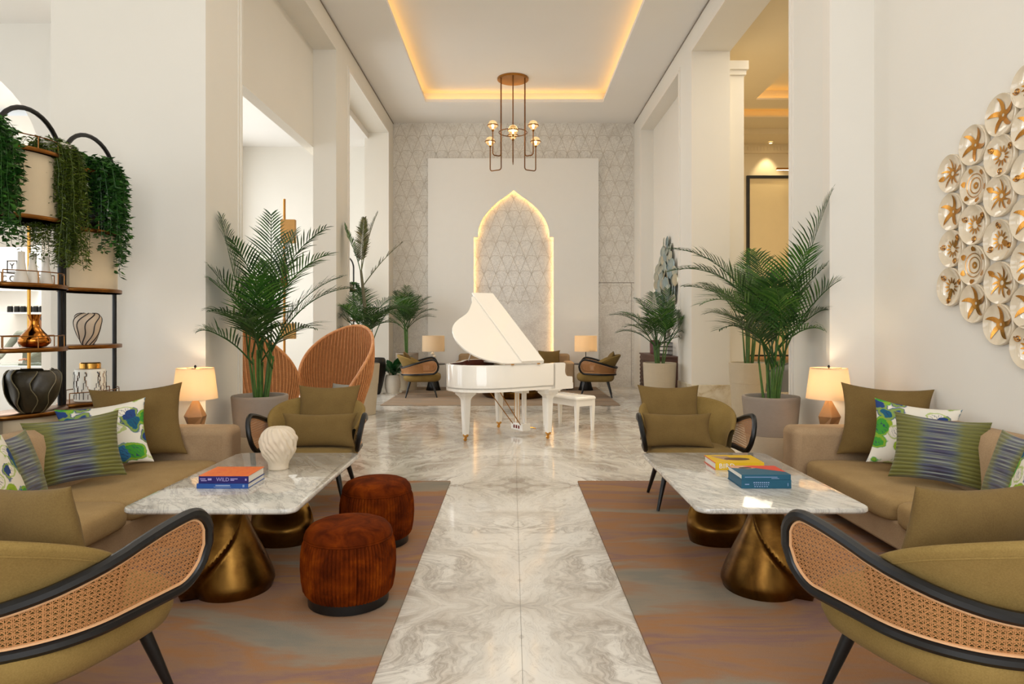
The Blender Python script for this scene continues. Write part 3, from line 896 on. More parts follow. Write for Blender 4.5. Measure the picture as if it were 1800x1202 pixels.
    for y in (0.22, -0.22): G().tube([(-0.24, y, 0.325), (0.24, y, 0.325)], 0.014, 6).ob('seat_rail', 'black_wood', root)
    return root

ac = make_armchair('olive armchair with cane band seen from behind, left foreground before the marble table', 'cane-band armchairs')
ac.location = (-1.72, 2.43, 0.0135); ac.rotation_euler = (0, 0, radians(-16))
ac2 = dup(ac, (1.60, 2.42, 0.0135), radians(17), 'olive armchair with cane band seen from behind, right foreground before the marble table')
ac3 = dup(ac, (-1.66, 5.62, 0.0135), radians(180 + 4), 'olive armchair facing the camera behind the table with the white vase', scale=(.95, .95, .97))
ac4 = dup(ac, (1.49, 5.62, 0.0135), radians(180 - 4), 'olive armchair facing the camera behind the table with the yellow book', scale=(.95, .95, .97))
ac5 = dup(ac, (-1.88, 13.9, 0.0125), radians(-82), 'small distant olive armchair left of the white piano, facing right')
ac6 = dup(ac, (1.75, 13.9, 0.0125), radians(82), 'small distant olive armchair right of the white piano, facing left')

GA = 'olive cushions on the armchairs'
pillow('cushion', 'olive cushion on the left foreground armchair seat', GA, 0.60, 0.46, 0.15, 'olive_cushion', (-1.65, 2.36, 0.50), 162, 14, roll=-3, seed=1)
pillow('cushion', 'olive cushion on the right foreground armchair seat', GA, 0.60, 0.46, 0.15, 'olive_cushion', (1.53, 2.36, 0.50), 198, 14, roll=3, seed=2)
pillow('cushion', 'square olive cushion at the back of the armchair near the white vase', GA, 0.54, 0.50, 0.15, 'olive_cushion', (-1.61, 5.80, 0.50), 5, 24, seed=3)
pillow('cushion', 'low olive lumbar cushion in front on the armchair near the white vase', GA, 0.62, 0.29, 0.14, 'olive_cushion', (-1.60, 5.52, 0.485), 3, 20, seed=4)
pillow('cushion', 'square olive cushion at the back of the armchair near the right planter', GA, 0.54, 0.50, 0.15, 'olive_cushion', (1.38, 5.80, 0.50), -4, 24, seed=5)
pillow('cushion', 'low olive lumbar cushion in front on the armchair near the right planter', GA, 0.58, 0.29, 0.14, 'olive_cushion', (1.37, 5.52, 0.485), -3, 20, seed=6)
pillow('cushion', 'olive cushion on the distant armchair left of the piano', GA, 0.50, 0.48, 0.15, 'olive_cushion', (-2.06, 13.93, 0.49), 98, 22, seed=7)
pillow('cushion', 'olive cushion on the distant armchair right of the piano', GA, 0.50, 0.48, 0.15, 'olive_cushion', (1.93, 13.93, 0.49), -98, 22, seed=8)

# ------------------------------------------------------------------ sofas along the walls
def make_sofa(sgn, label):
    """sgn +1 = against the right wall, seat opens towards the nave"""
    root = thing('sofa', label, 'sofa', (sgn * 2.8, 4.2, 0), group='beige sofas facing each other')
    def bx(x0, x1, y0, y1, z0, z1):
        a, b = sorted((sgn * (x0 - 2.8), sgn * (x1 - 2.8))); return (a, b, y0 - 4.2, y1 - 4.2, z0, z1)
    G().box(*bx(2.40, 3.22, 2.66, 5.72, 0.09, 0.27)).ob('base', 'sofa_fabric', root, bevel=0.02, seg=3)
    for y0, y1 in ((5.46, 5.74), (2.64, 2.92)):
        G().box(*bx(2.30, 3.24, y0, y1, 0.06, 0.655)).ob('arm', 'sofa_fabric', root, bevel=0.06, seg=5)
    # back with a gentle lean
    prof = [(2.98, 0.26), (3.02, 0.70), (3.05, 0.775), (3.11, 0.812), (3.19, 0.812), (3.25, 0.78), (3.27, 0.70), (3.27, 0.08), (2.98, 0.08)]
    ys = [2.66, 2.70, 3.4, 4.2, 5.0, 5.68, 5.72]
    def bk(i, j):
        p = prof[int(round(j * (len(prof) - 1)))] if j < 1 else prof[-1]; y = ys[int(round(i * (len(ys) - 1)))]
        return (sgn * (p[0] - 2.8), y - 4.2, p[1])
    g = G().grid(bk, len(ys) - 1, len(prof) - 1, flip=sgn > 0)
    n = len(prof); g.f.append(tuple(range(n)) ); g.f.append(tuple(range((len(ys)-1)*n, len(ys)*n))[::-1])
    g.ob('backrest', 'sofa_fabric', root, angle=60)
    for y0, y1 in ((2.935, 4.185), (4.195, 5.455)):
        cx, cy = 2.685, (y0 + y1) / 2
        out = [(sgn * (cx - 2.8) + x, cy - 4.2 + y) for x, y in superell(0.335, (y1 - y0) / 2, 9, 64)]
        if sgn < 0: pass
        G().layers(out, [(0.96, 0.262), (0.99, 0.275), (1.0, 0.30), (1.0, 0.355), (0.985, 0.385), (0.95, 0.402), (0.85, 0.414), (0.4, 0.424), (0.05, 0.426)]).ob('seat_cushion', 'seat_fabric', root, angle=60)
    for x in (2.46, 3.16):
        for y in (2.76, 5.62):
            G().tube([(sgn * (x - 2.8), y - 4.2, 0.095), (sgn * (x - 2.8), y - 4.2, 0.0135)], [0.028, 0.02], 10).ob('foot', 'black_wood', root)
    return root
make_sofa(-1, 'long beige sofa in front of the display shelves on the left')
make_sofa(1, 'long beige sofa under the wall of gold plates')

GS = 'cushions on the beige sofas'
pillow('cushion', 'large plain olive cushion in the far corner of the left sofa', GS, 0.66, 0.60, 0.20, 'olive_cushion', (-2.90, 5.24, 0.425), 28, 20, roll=3, seed=11, pinch=0.13)
pillow('cushion', 'tropical leaf print cushion in the middle of the left sofa row', GS, 0.58, 0.50, 0.15, 'tropical_print', (-2.90, 4.83, 0.425), 30, 22, roll=6, seed=12, pinch=0.13)
pillow('cushion', 'pleated olive and indigo cushion in front on the left sofa', GS, 0.56, 0.46, 0.14, 'pleated_silk', (-2.86, 4.43, 0.425), 34, 20, roll=5, seed=13, pinch=0.11)
pillow('cushion', 'pleated olive cushion at the near end of the left sofa', GS, 0.46, 0.44, 0.14, 'pleated_silk', (-2.86, 3.98, 0.425), 100, 18, seed=14)
pillow('cushion', 'tropical leaf print cushion cut by the left photo edge', GS, 0.50, 0.46, 0.13, 'tropical_print', (-2.76, 3.70, 0.425), 104, 20, seed=15)
pillow('cushion', 'large plain olive cushion in the far corner of the right sofa', GS, 0.66, 0.60, 0.20, 'olive_cushion', (2.90, 5.24, 0.425), -26, 20, roll=-3, seed=16, pinch=0.13)
pillow('cushion', 'tropical leaf print cushion in the middle of the right sofa row', GS, 0.56, 0.50, 0.15, 'tropical_print', (2.86, 4.83, 0.425), -30, 22, roll=-6, seed=17, pinch=0.13)
pillow('cushion', 'pleated olive and indigo cushion in front on the right sofa', GS, 0.56, 0.46, 0.14, 'pleated_silk', (2.80, 4.43, 0.425), -32, 20, roll=-4, seed=18, pinch=0.11)
pillow('cushion', 'pleated olive cushion at the near end of the right sofa', GS, 0.46, 0.44, 0.14, 'pleated_silk', (2.90, 3.97, 0.425), -96, 18, seed=19)
pillow('cushion', 'tropical leaf print cushion cut by the right photo edge', GS, 0.50, 0.46, 0.13, 'tropical_print', (2.80, 3.68, 0.425), -104, 20, seed=20)

# sofa of the far group, against the back wall
root = thing('sofa', 'small distant beige sofa against the niche wall behind the piano', 'sofa', (0.05, 15.55, 0.0125))
G().box(-1.24, 1.24, -0.40, 0.36, 0.08, 0.30).ob('base', 'sofa_fabric', root, bevel=0.02)
for x in (-1.36, 1.14): G().box(x, x + 0.22, -0.42, 0.38, 0.05, 0.64).ob('arm', 'sofa_fabric', root, bevel=0.05, seg=4)
G().box(-1.30, 1.30, 0.12, 0.38, 0.08, 0.80).ob('backrest', 'sofa_fabric', root, bevel=0.06, seg=4)
for x in (-1.13, 0.01): G().box(x, x + 1.12, -0.40, 0.12, 0.29, 0.43).ob('seat_cushion', 'seat_fabric', root, bevel=0.04, seg=4)
for x in (-1.2, 1.2):
    for y in (-.34, .3): G().tube([(x, y, .085), (x, y, 0)], .022, 8).ob('foot', 'black_wood', root)
pillow('cushion', 'olive cushion on the distant sofa beside the right table lamp', 'cushions on the far sofa', 0.52, 0.48, 0.15, 'olive_cushion', (0.88, 15.44, 0.44), 8, 18, seed=21)

# ------------------------------------------------------------------ rust velvet poufs
def make_pouf(label):
    root = thing('pouf', label, 'pouf', group='rust velvet poufs')
    n = 288; rnd = random.Random(5); amp = [rnd.uniform(0.5, 1.2) for _ in range(n)]; wave4 = (0.002, 0.007, 0.006, -0.016)
    prof = [(0.215, 0.052), (0.230, 0.075), (0.240, 0.13), (0.245, 0.20), (0.243, 0.27), (0.236, 0.32), (0.226, 0.352)]
    def rf(a, k):
        i = int(a / (2 * pi) * n + .5) % n
        gath = 0.55 if k in (0, 6) else 1.0
        return 1 + wave4[(i + (1 if (i // 28) % 2 else 0)) % 4] * amp[i // 4] * gath / 0.24
    G().lathe(prof, n, rfn=rf).ob('pleated_side', 'rust_velvet', root, angle=180)
    G().lathe([(0.224, 0.350), (0.231, 0.356), (0.232, 0.364), (0.225, 0.385), (0.205, 0.409), (0.17, 0.424), (0.11, 0.432), (0.05, 0.434), (0.002, 0.434)], 64).ob('cushion_top', 'rust_velvet', root, angle=80)
    G().tube([(0.230 * cos(2*pi*k/64), 0.230 * sin(2*pi*k/64), 0.353) for k in range(64)], 0.005, 6, closed=True).ob('piping', 'rust_velvet', root)
    G().lathe([(0.205, 0.0), (0.212, 0.004), (0.212, 0.052), (0.20, 0.055)], 48, cap0=True, cap1=True).ob('base_ring', 'black_wood', root)
    return root
pf = make_pouf('front rust velvet pouf nearest the camera beside the left table'); pf.location = (-0.88, 3.62, 0.0135)
dup(pf, (-0.925, 4.60, 0.0135), 1.1, 'rear rust velvet pouf behind the other pouf')

# ------------------------------------------------------------------ rattan hood chairs, front towards -Y
def make_hood_chair(label):
    root = thing('rattan_chair', label, 'chair', group='rattan hood chairs')
    A = radians(128)
    def rimh(a): return 0.50 + 0.98 * (max(0.0, cos(a * pi / 2 / A)) ** 0.72)
    def surf(a, q, off=0.0):
        h = rimh(a); z = 0.26 + (h - 0.26) * q
        f = sm(0, 1.45, z); w = abs(a) / A
        r = 0.36 + 0.11 * sm(0.2, 0.9, z) - 0.10 * sm(0.95, 1.55, z) * (1 - w) + off
        tilt = 0.20 * (z - 0.26)
        return (r * sin(a) * (1.02 + 0.12 * f), r * cos(a) * 0.9 + tilt * (1 - w * 0.8), z)
    G().grid(lambda i, j: surf(A * (2 * i - 1), j), 60, 22).grid(lambda i, j: surf(A * (2 * i - 1), j, -0.012), 60, 22, flip=True).ob('woven_shell', 'rattan_weave', root, angle=80)
    g = G()
    for k in range(47):
        a = A * (2 * k / 46 - 1) * 0.985
        g.tube([surf(a, q / 8, 0.006) for q in range(9)], 0.007, 5)
        g.tube([surf(a, q / 8, -0.018) for q in range(9)], 0.007, 5)
    g.ob('cane_ribs', 'rattan', root)
    G().tube([surf(A * (2 * k / 70 - 1), 1.0, -0.006) for k in range(71)], 0.021, 8).tube([surf(A * (2 * k / 40 - 1), 0.0, -0.006) for k in range(41)], 0.016, 8).ob('rim', 'rattan', root)
    out = [(x, y) for x, y in superell(0.345, 0.32, 2.6, 48)]
    G().layers(out, [(0.90, 0.24), (1.0, 0.27), (1.0, 0.36), (0.97, 0.405), (0.88, 0.425), (0.4, 0.435), (0.05, 0.436)]).ob('seat_cushion', 'olive_fabric', root, angle=70)
    for sx in (-1, 1):
        for sy in (-1, 1): G().tube([(sx * .22, sy * .2, .27), (sx * .28, sy * .27, 0.0)], [.02, .014], 8).ob('leg', 'rattan', root)
    return root
hc = make_hood_chair('rattan hood chair open towards the camera with a plaid cushion'); hc.location = (-2.42, 9.05, 0.0); hc.rotation_euler = (0, 0, radians(-22))
dup(hc, (-3.15, 8.55, 0.0), radians(152), 'rattan hood chair half hidden behind the left palm and pier')
pillow('cushion', 'small grey plaid lumbar cushion in the open rattan chair', None, 0.46, 0.26, 0.12, 'plaid_weave', (-2.34, 9.17, 0.438), -28, 22, seed=31)
# ------------------------------------------------------------------ rugs
def rug(label, x0, x1, y0, y1, mat):
    o = G().prism(rrect(x0, x1, y0, y1, 0.01, 2), 0.0, 0.012).ob('rug', mat, smooth=False)
    return tag(o, label, 'rug')
rug('large abstract brown and mauve rug under the left seating group', -3.62, -0.585, 0.9, 6.39, 'rug_pile')
rug('large abstract brown and mauve rug under the right seating group', 0.625, 3.27, 0.9, 6.39, 'rug_pile')
rug('tan rug under the distant seating group behind the piano', -2.43, 2.0, 12.38, 16.0, 'rug_far_pile')

# ------------------------------------------------------------------ marble tables on twisted bronze pedestals
def make_table(label, cx, cy, flip):
    root = thing('coffee_table', label, 'table', (cx, cy, 0.0125), group='marble coffee tables')
    W, L = 0.455, 0.765
    out = rrect(-W, W, -L, L, 0.07, 8)
    g = G().layers(out, [(0.988, 0.502), (0.994, 0.505), (1.0, 0.512), (1.0, 0.524), (0.996, 0.530), (0.99, 0.532)])
    g.ob('marble_top', 'table_marble', root, angle=30)
    # near pedestal: folded cone, wide at the floor
    def ped(i, j):
        a = 2 * pi * i; z = 0.50 * j
        r = 0.085 + 0.135 * cos(pi / 2 * j) ** 1.3 + 0.03 * sm(0.9, 1.0, j) - 0.02 * sm(0.0, 0.10, 0.10 - j)
        tw = a - 2.3 * j ** 1.2 - 0.9
        s_ = (tw / (2 * pi) * 2.0) % 1.0                      # two folds with one sharp crease each
        f = s_ / 0.94 if s_ < 0.94 else 1 - sm(0.94, 1.0, s_)
        r *= 0.84 + 0.40 * f ** 1.5 * (1 - 0.3 * j)
        return (flip * r * cos(a), r * sin(a), z)
    p = G().grid(ped, 200, 26, cu=True, flip=flip < 0)
    p.f.append(tuple(k * 27 for k in range(200))[::-1]); p.f.append(tuple(k * 27 + 26 for k in range(200)))
    p.xf(Matrix.Translation((-flip * 0.01, -0.475, 0))); p.ob('pedestal', 'bronze', root, angle=70)
    # far pedestal: crescent bowl folding up into a neck
    def ped2(i, j):
        a = 2 * pi * i; 
        z = 0.50 * j
        open_ = max(0.0, cos(a + pi / 2)) ** 0.8           # towards the camera
        r = 0.175 + 0.035 * sin(pi * min(1, j * 1.6)) - 0.045 * j
        r -= 0.20 * open_ * sm(0.22, 0.5, j) * (1 - sm(0.86, 1.0, j) * 0.6)
        r *= 1 + 0.10 * cos(2 * a + 2.0 * j)
        return (flip * r * cos(a), r * sin(a), z)
    p = G().grid(ped2, 72, 26, cu=True, flip=flip < 0)
    p.f.append(tuple(k * 27 for k in range(72))[::-1]); p.f.append(tuple(k * 27 + 26 for k in range(72)))
    p.xf(Matrix.Translation((0.0, 0.38, 0))); p.ob('pedestal', 'bronze', root, angle=70)
    return root
TZ = 0.545
make_table('marble coffee table on bronze pedestals with the white twisted vase, left', -1.58, 4.235, 1)
make_table('marble coffee table on bronze pedestals with the bird book, right', 1.42, 4.245, -1)

# ------------------------------------------------------------------ books
def book(name, label, x0, x1, y0, y1, z0, h, cover, spine, pages='paper', rot=0.0, group='books on the marble tables'):
    """spine on the -Y side; local origin at the front left bottom corner"""
    root = thing(name, label, 'book', ((x0+x1)/2, (y0+y1)/2, z0), rot, group)
    w, d = (x1-x0)/2, (y1-y0)/2; t = 0.003
    G().box(-w, w, -d, d, h - t, h).ob('front_cover', cover, root, smooth=False)
    G().box(-w, w, -d, d, 0, t).ob('back_cover', spine, root, smooth=False)
    G().box(-w, w, -d, -d + t, t, h - t).ob('spine', spine, root, smooth=False)
    G().box(-w + .004, w - .004, -d + t, d - .005, t, h - t).ob('pages', pages, root, smooth=False)
    return root, w, d
FR = lambda x, y, z: Matrix.Translation((x, y, z)) @ Matrix.Rotation(radians(90), 4, 'X')
def strokes(parent, rects, mat, d, name='print_lines'):
    g = G()
    for x0, x1, z0, z1 in rects: g.box(x0, x1, -d - 0.0008, -d, z0, z1)
    g.ob(name, mat, parent, smooth=False)
b, w, d = book('book', 'thin blue book lying under the orange book', -1.835, -1.535, 3.905, 4.165, TZ, 0.028, 'spine_blue', 'spine_blue')
strokes(b, [(-.04, .045, .014, .021), (-.05, .05, .007, .0095), (.118, .128, .008, .022)], 'title_pale', d)
b, w, d = book('book', 'orange-covered book with navy spine lying on the blue book', -1.825, -1.535, 3.91, 4.16, TZ + 0.0285, 0.045, 'cover_orange', 'spine_navy')
text('WILD', 0.030, 'title_violet', b, FR(-0.005, -d - 0.0004, 0.022))
strokes(b, [(-.137, -.105, .024, .029), (-.132, -.098, .014, .019), (-.092, -.07, .018, .03), (.04, .082, .024, .029), (.04, .062, .016, .021), (.125, .134, .016, .028)], 'title_violet', d)

b, w, d = book('book', 'yellow book with a bird picture on the right table', 1.335, 1.655, 4.405, 4.66, TZ, 0.048, 'cover_yellow', 'cover_yellow')
text('BIRD', 0.046, 'title_white', b, FR(-0.085, -d - 0.0004, 0.024), spacing=1.08)
G().box(-w - .0015, -w, -d, d, 0, .006).box(-w - .0015, -w, -d, d, .042, .048).ob('cover_edge', 'cover_red_edge', b, smooth=False)
bird = superell(0.085, 0.045, 2.0, 24)
G().prism([(x + 0.02, y - .01) for x, y in bird], 0.048, 0.0486).ob('bird_picture', 'cover_brown', b, smooth=False)
G().prism([(-0.13, 0.09), (-0.02, 0.08), (0.0, 0.0), (-0.06, -.05), (-.1, .02)], 0.048, 0.0484).ob('printed_shape', 'cover_mauve', b, smooth=False)
b, w, d = book('book', 'dark teal book at the bottom of the right table stack', 1.335, 1.625, 3.905, 4.16, TZ, 0.050, 'cover_blue', 'cover_blue', pages='cover_blue')
strokes(b, [(-.125, -.10, .022, .027)] + [(-.075 + k * .012, -.067 + k * .012, .031, .038) for k in range(8)] + [(-.072 + k * .0115, -.066 + k * .0115, .020, .024) for k in range(8)] + [(-.07 + k * .014, -.062 + k * .014, .009, .014) for k in range(6)] + [(.124, .127, .014, .032)], 'title_pale', d)
b, w, d = book('book', 'teal book with red picture cover on top of the right stack', 1.337, 1.623, 3.907, 4.155, TZ + 0.0505, 0.030, 'cover_blue', 'cover_blue')
strokes(b, [(-.125, .065, .014, .0175), (.03, .075, .006, .009)], 'title_pale', d)
G().prism([(0.143, -0.05), (0.143, 0.12), (0.0, 0.124), (-.06, 0.10), (.05, .02)], 0.030, 0.0305).ob('printed_shape', 'cover_red', b, smooth=False)
G().prism([(-0.143, 0.06), (-.143, .124), (.01, .124), (.02, .06), (-.05, .035)], 0.030, 0.0304).ob('printed_shape', 'cover_peach', b, smooth=False)
G().prism([(x - .06, y + .06) for x, y in superell(.04, .018, 2, 16)], 0.0304, 0.0308).ob('printed_shape', 'ink', b, smooth=False)

# ------------------------------------------------------------------ white twisted vase
plain('vase_cream', '#dccbb2', 0.6, var=0.05, vscale=20)
def twist_vase():
    prof = bez((0.064, 0.0), (0.060, 0.05), (0.080, 0.06), (0.106, 0.125), 14) + bez((0.106, 0.125), (0.122, 0.165), (0.116, 0.235), (0.070, 0.270), 16)[1:] + bez((0.070, .270), (.055, .282), (.035, .28), (.01, .262), 5)[1:]
    m = len(prof)
    def rf(a, k):
        z = prof[k][1]; amt = 0.5 * sm(0.04, 0.09, z)
        ph = a * 17 + z * 95 + 1.0 * sin(z * 24 + a * 2)
        return 1 + amt * (0.26 * (abs(sin(ph / 2)) - 0.5) + 0.20 * noise.noise(Vector((cos(a) * 3, sin(a) * 3, z * 22))))
    g = G().lathe(prof, 220, cap0=True, rfn=rf)
    o = g.ob('vase', 'vase_cream', angle=180); o.location = (-1.545, 4.44, TZ)
    return tag(o, 'white ceramic vase with twisted fins on the left marble table', 'vase')
twist_vase()
# ------------------------------------------------------------------ white baby grand, local u = towards the tail, v = bass to treble
PT = Vector((-0.82, -0.57, 0)).normalized(); PW = Vector((-0.57, 0.82, 0)).normalized()
PO = Vector((0.365, 9.43, 0.0))
pm = Matrix(((PT.x, PW.x, 0, PO.x), (PT.y, PW.y, 0, PO.y), (0, 0, 1, 0.0), (0, 0, 0, 1)))
def L(g): return g                      # geometry below is written in (u, v, z)
piano = thing('grand_piano', 'white baby grand piano with its lid raised on the marble floor', 'piano')
def case_outline(n=10):
    """rim in plan from the bass front corner round the tail to the treble front corner"""
    p = [(0.27, -0.73), (0.95, -0.73)]
    p += bez((0.95, -0.73), (1.28, -0.73), (1.54, -0.56), (1.54, -0.26), 12)[1:]
    p += bez((1.54, -0.26), (1.54, 0.06), (1.30, 0.16), (1.14, 0.28), 10)[1:]
    p += bez((1.14, 0.28), (0.96, 0.42), (0.88, 0.73), (0.62, 0.73), 10)[1:]
    p += [(0.27, 0.73)]
    return p
CO = case_outline()
def P3(u, v, z): return tuple(pm @ Vector((u, v, z)))
def loft(outline, secs, closed=False):
    """secs: list of (offset inward, z)"""
    n = len(outline); g = G(); vs = []
    def off(k, o):
        a = Vector(outline[max(0, k-1)]); c = Vector(outline[min(n-1, k+1)]); t = (c - a).normalized()
        nrm = Vector((-t.y, t.x)); return Vector(outline[k]) + nrm * o
    for o, z in secs:
        for k in range(n):
            q = off(k, o); vs.append(P3(q.x, q.y, z))
    fs = []
    for j in range(len(secs) - 1):
        for k in range(n - 1):
            fs.append((j*n+k, j*n+k+1, (j+1)*n+k+1, (j+1)*n+k))
    # end caps across the section
    fs.append(tuple(j*n for j in range(len(secs)))); fs.append(tuple(j*n+n-1 for j in range(len(secs)))[::-1])
    return g.add(vs, fs)
rim_secs = [(0.05, 0.665), (0.018, 0.672), (0.014, 0.69), (0.0, 0.70), (0.0, 0.985), (0.006, 0.998), (0.034, 1.0), (0.045, 0.99), (0.045, 0.90), (0.05, 0.70), (0.05, 0.665)]
loft(CO, rim_secs).ob('rim', 'piano_white', piano, angle=35)
body = [P3(u, v, z)[:3] for z in (0.668, 0.72) for u, v in CO]
n = len(CO); g = G(); g.add(body, [tuple(range(n))[::-1], tuple(range(n, 2*n))] + [(k, (k+1) % n, n+(k+1) % n, n+k) for k in range(n)])
g.ob('case_bottom', 'piano_white', piano, smooth=False)
inn = [(1.0 * (u - .8) * .93 + .8, v * .93) for u, v in CO]
g = G(); g.add([P3(u, v, 0.90) for u, v in inn], [tuple(range(n))]); g.add([P3(u, v, 0.895) for u, v in inn], [tuple(range(n))[::-1]])
g.ob('soundboard', 'mahogany', piano, smooth=False)
loft([(u if u > .3 else u, v) for u, v in CO], [(0.046, 0.90), (0.046, 0.994), (0.05, 0.994), (0.05, 0.90), (0.046, .90)]).ob('inner_rim', 'mahogany', piano)
PB = lambda g, u0, u1, v0, v1, z0, z1: g.box(u0, u1, v0, v1, z0, z1, pm)
# key bed, cheeks with scrolled front, keys, fall board, music desk
PB(G(), -0.02, 0.34, -0.73, 0.73, 0.655, 0.705).ob('key_bed', 'piano_white', piano, smooth=False, bevel=0.006)
for v0, v1 in ((-0.73, -0.665), (0.665, 0.73)):
    pts = [(-0.02, 0.70), (-0.02, 0.80), (-0.012, 0.815), (0.04, 0.817)] + bez((0.04, 0.817), (0.10, 0.82), (0.115, 0.87), (0.105, 0.93), 6)[1:] + [(0.10, 0.985), (0.12, 1.0), (0.30, 1.0), (0.30, 0.70)]
    k = len(pts); g = G(); g.add([P3(u, v0, z) for u, z in pts] + [P3(u, v1, z) for u, z in pts], [tuple(range(k)), tuple(range(k, 2*k))[::-1]] + [(i, k+i, k+(i+1) % k, (i+1) % k) for i in range(k)])
    g.ob('cheek', 'piano_white', piano, smooth=False)
PB(G(), 0.0, 0.15, -0.665, 0.665, 0.72, 0.742).ob('white_keys', 'ivory', piano, smooth=False)
g = G()
for k in range(52):
    if k % 7 in (0, 1, 3, 4, 5): PB(g, 0.055, 0.15, -0.645 + k * .0247, -0.633 + k * .0247, .742, .752)
o = g.ob('black_keys', 'black_wood', piano, smooth=False); o['kind'] = 'stuff'
PB(G(), 0.15, 0.175, -0.665, 0.665, 0.72, 0.90).ob('fall_board', 'piano_white', piano, smooth=False)
PB(G(), -0.03, -0.015, -0.73, 0.73, 0.66, 0.735).ob('key_slip', 'piano_white', piano, smooth=False)
# closed strip behind the keys and the music desk
PB(G(), 0.17, 0.47, -0.69, 0.69, 0.955, 0.97).ob('desk_shelf', 'piano_white', piano, smooth=False)
dk = [(-0.40, 0.0), (-0.40, 0.06), (-0.36, 0.10), (-0.30, 0.135), (-0.2, 0.15), (0, 0.155), (0.2, 0.15), (0.30, 0.135), (0.36, 0.10), (0.40, 0.06), (0.40, 0.0)]
g = G(); k = len(dk)
g.add([P3(0.40 + z * .25, v - .22, 0.972 + z) for v, z in dk] + [P3(0.415 + z * .25, v - .22, 0.972 + z) for v, z in dk], [tuple(range(k))[::-1], tuple(range(k, 2*k))] + [(i, (i+1) % k, k+(i+1) % k, k+i) for i in range(k)])
g.ob('music_desk', 'piano_white', piano, smooth=False)
# raised lid hinged on the bass side
HA = radians(37)
def lidp(u, v, h):                      # v measured from the hinge at -0.74
    w = v + 0.74; return P3(u, -0.74 + w * cos(HA) - h * sin(HA), 1.005 + w * sin(HA) + h * cos(HA))
lo = [(0.47, -0.74)] + [(u, v - .01 if v < -.7 else v) for u, v in CO if u >= 0.9] + bez((0.90, 0.62), (0.84, 0.74), (0.72, 0.76), (0.62, 0.76), 5)[1:] + [(0.47, 0.76)]
def slab(g, pl, h0, h1):
    k = len(pl)
    g.add([lidp(u, v, h0) for u, v in pl] + [lidp(u, v, h1) for u, v in pl], [tuple(range(k))[::-1], tuple(range(k, 2*k))] + [(i, (i+1) % k, k+(i+1) % k, k+i) for i in range(k)])
    return g
slab(G(), lo, 0.0, 0.022).ob('lid', 'piano_white', piano, smooth=False, bevel=0.004)
fo = [(0.475, -0.735), (0.82, -0.735), (0.82, 0.76), (0.475, 0.76)]
slab(G(), fo, 0.0225, 0.043).ob('lid_flap', 'piano_white', piano, smooth=False, bevel=0.004)
for u in (0.55, 0.95):
    G().tube([P3(u - .02, -0.742, 1.003), P3(u + .02, -0.742, 1.003)], 0.007, 8).ob('hinge', 'gold', piano)
G().tube([P3(0.75, 0.66, 0.96), lidp(0.75, 0.40, 0.0)], 0.009, 8).ob('prop_stick', 'piano_white', piano)
# legs with corbels, brass ferrules and casters
for (u, v) in ((1.25, -0.12), (0.27, -0.58), (0.27, 0.58)):
    c = P3(u, v, 0); R = Matrix.Translation(c) @ Matrix(((PT.x, PW.x, 0, 0), (PT.y, PW.y, 0, 0), (0, 0, 1, 0), (0, 0, 0, 1)))
    def sq(h, ch=0.3):
        return [(h, -h*(1-ch)), (h, h*(1-ch)), (h*(1-ch), h), (-h*(1-ch), h), (-h, h*(1-ch)), (-h, -h*(1-ch)), (-h*(1-ch), -h), (h*(1-ch), -h)]
    secs = [(0.036, 0.085), (0.050, 0.40), (0.054, 0.52), (0.056, 0.535), (0.062, 0.55), (0.078, 0.575), (0.105, 0.60), (0.112, 0.605), (0.112, 0.625), (0.135, 0.63), (0.135, 0.648), (0.155, 0.652), (0.155, 0.668)]
    vs = [(x, y, z) for h, z in secs for x, y in sq(h)]; fs = []
    for j in range(len(secs) - 1):
        for i in range(8): fs.append((j*8+i, j*8+(i+1) % 8, (j+1)*8+(i+1) % 8, (j+1)*8+i))
    fs.append(tuple(range(8))[::-1]); fs.append(tuple(range((len(secs)-1)*8, len(secs)*8)))
    leg = G().add(vs, fs).xf(R).ob('leg', 'piano_white', piano, smooth=False)
    G().lathe([(0.039, 0.092), (0.041, 0.085), (0.032, 0.06), (0.016, 0.05), (0.014, 0.04)], 16, cap0=True).xf(R).ob('ferrule', 'gold', leg)
    w_ = G().lathe([(0.002, -0.011), (0.020, -0.011), (0.024, -0.006), (0.024, 0.006), (0.020, 0.011), (0.002, 0.011)], 16); w_.xf(R @ Matrix.Translation((0.008, 0, 0.024)) @ Matrix.Rotation(radians(90), 4, 'X')); w_.ob('caster', 'gold', leg)
# pedal lyre
for v in (-0.045, 0.045): G().tube([P3(0.30, v, 0.66), P3(0.30, v, 0.15)], 0.013, 10).ob('lyre_post', 'piano_white', piano)
for v in (-0.10, 0.10): PB(G(), 0.285, 0.315, v - .017, v + .017, 0.15, 0.66).ob('lyre_post', 'piano_white', piano, smooth=False)
PB(G(), 0.23, 0.37, -0.14, 0.14, 0.045, 0.15).ob('lyre_box', 'piano_white', piano, smooth=False, bevel=0.01)
PB(G(), 0.25, 0.37, -0.13, 0.13, 0.56, 0.60).ob('lyre_block', 'piano_white', piano, smooth=False, bevel=0.005)
for v in (-0.055, 0.0, 0.055):
    PB(G(), 0.369, 0.372, v - .016, v + .016, 0.075, 0.118).ob('pedal_slot', 'pedal_felt', piano, smooth=False)
    G().tube([P3(0.24, v, 0.075), P3(0.14, v, 0.07), P3(0.09, v, 0.055)], [0.012, 0.016, 0.018], 8, flat=0.5).ob('pedal', 'gold', piano)
    G().tube([P3(0.36, v, 0.12), P3(0.36, v, 0.63)], 0.004, 6).ob('pedal_rod', 'gold', piano)
for v in (-0.09, 0.09): G().tube([P3(0.36, v, 0.12), P3(0.78, v * 1.6, 0.66)], 0.0065, 8).ob('lyre_brace', 'brass', piano)

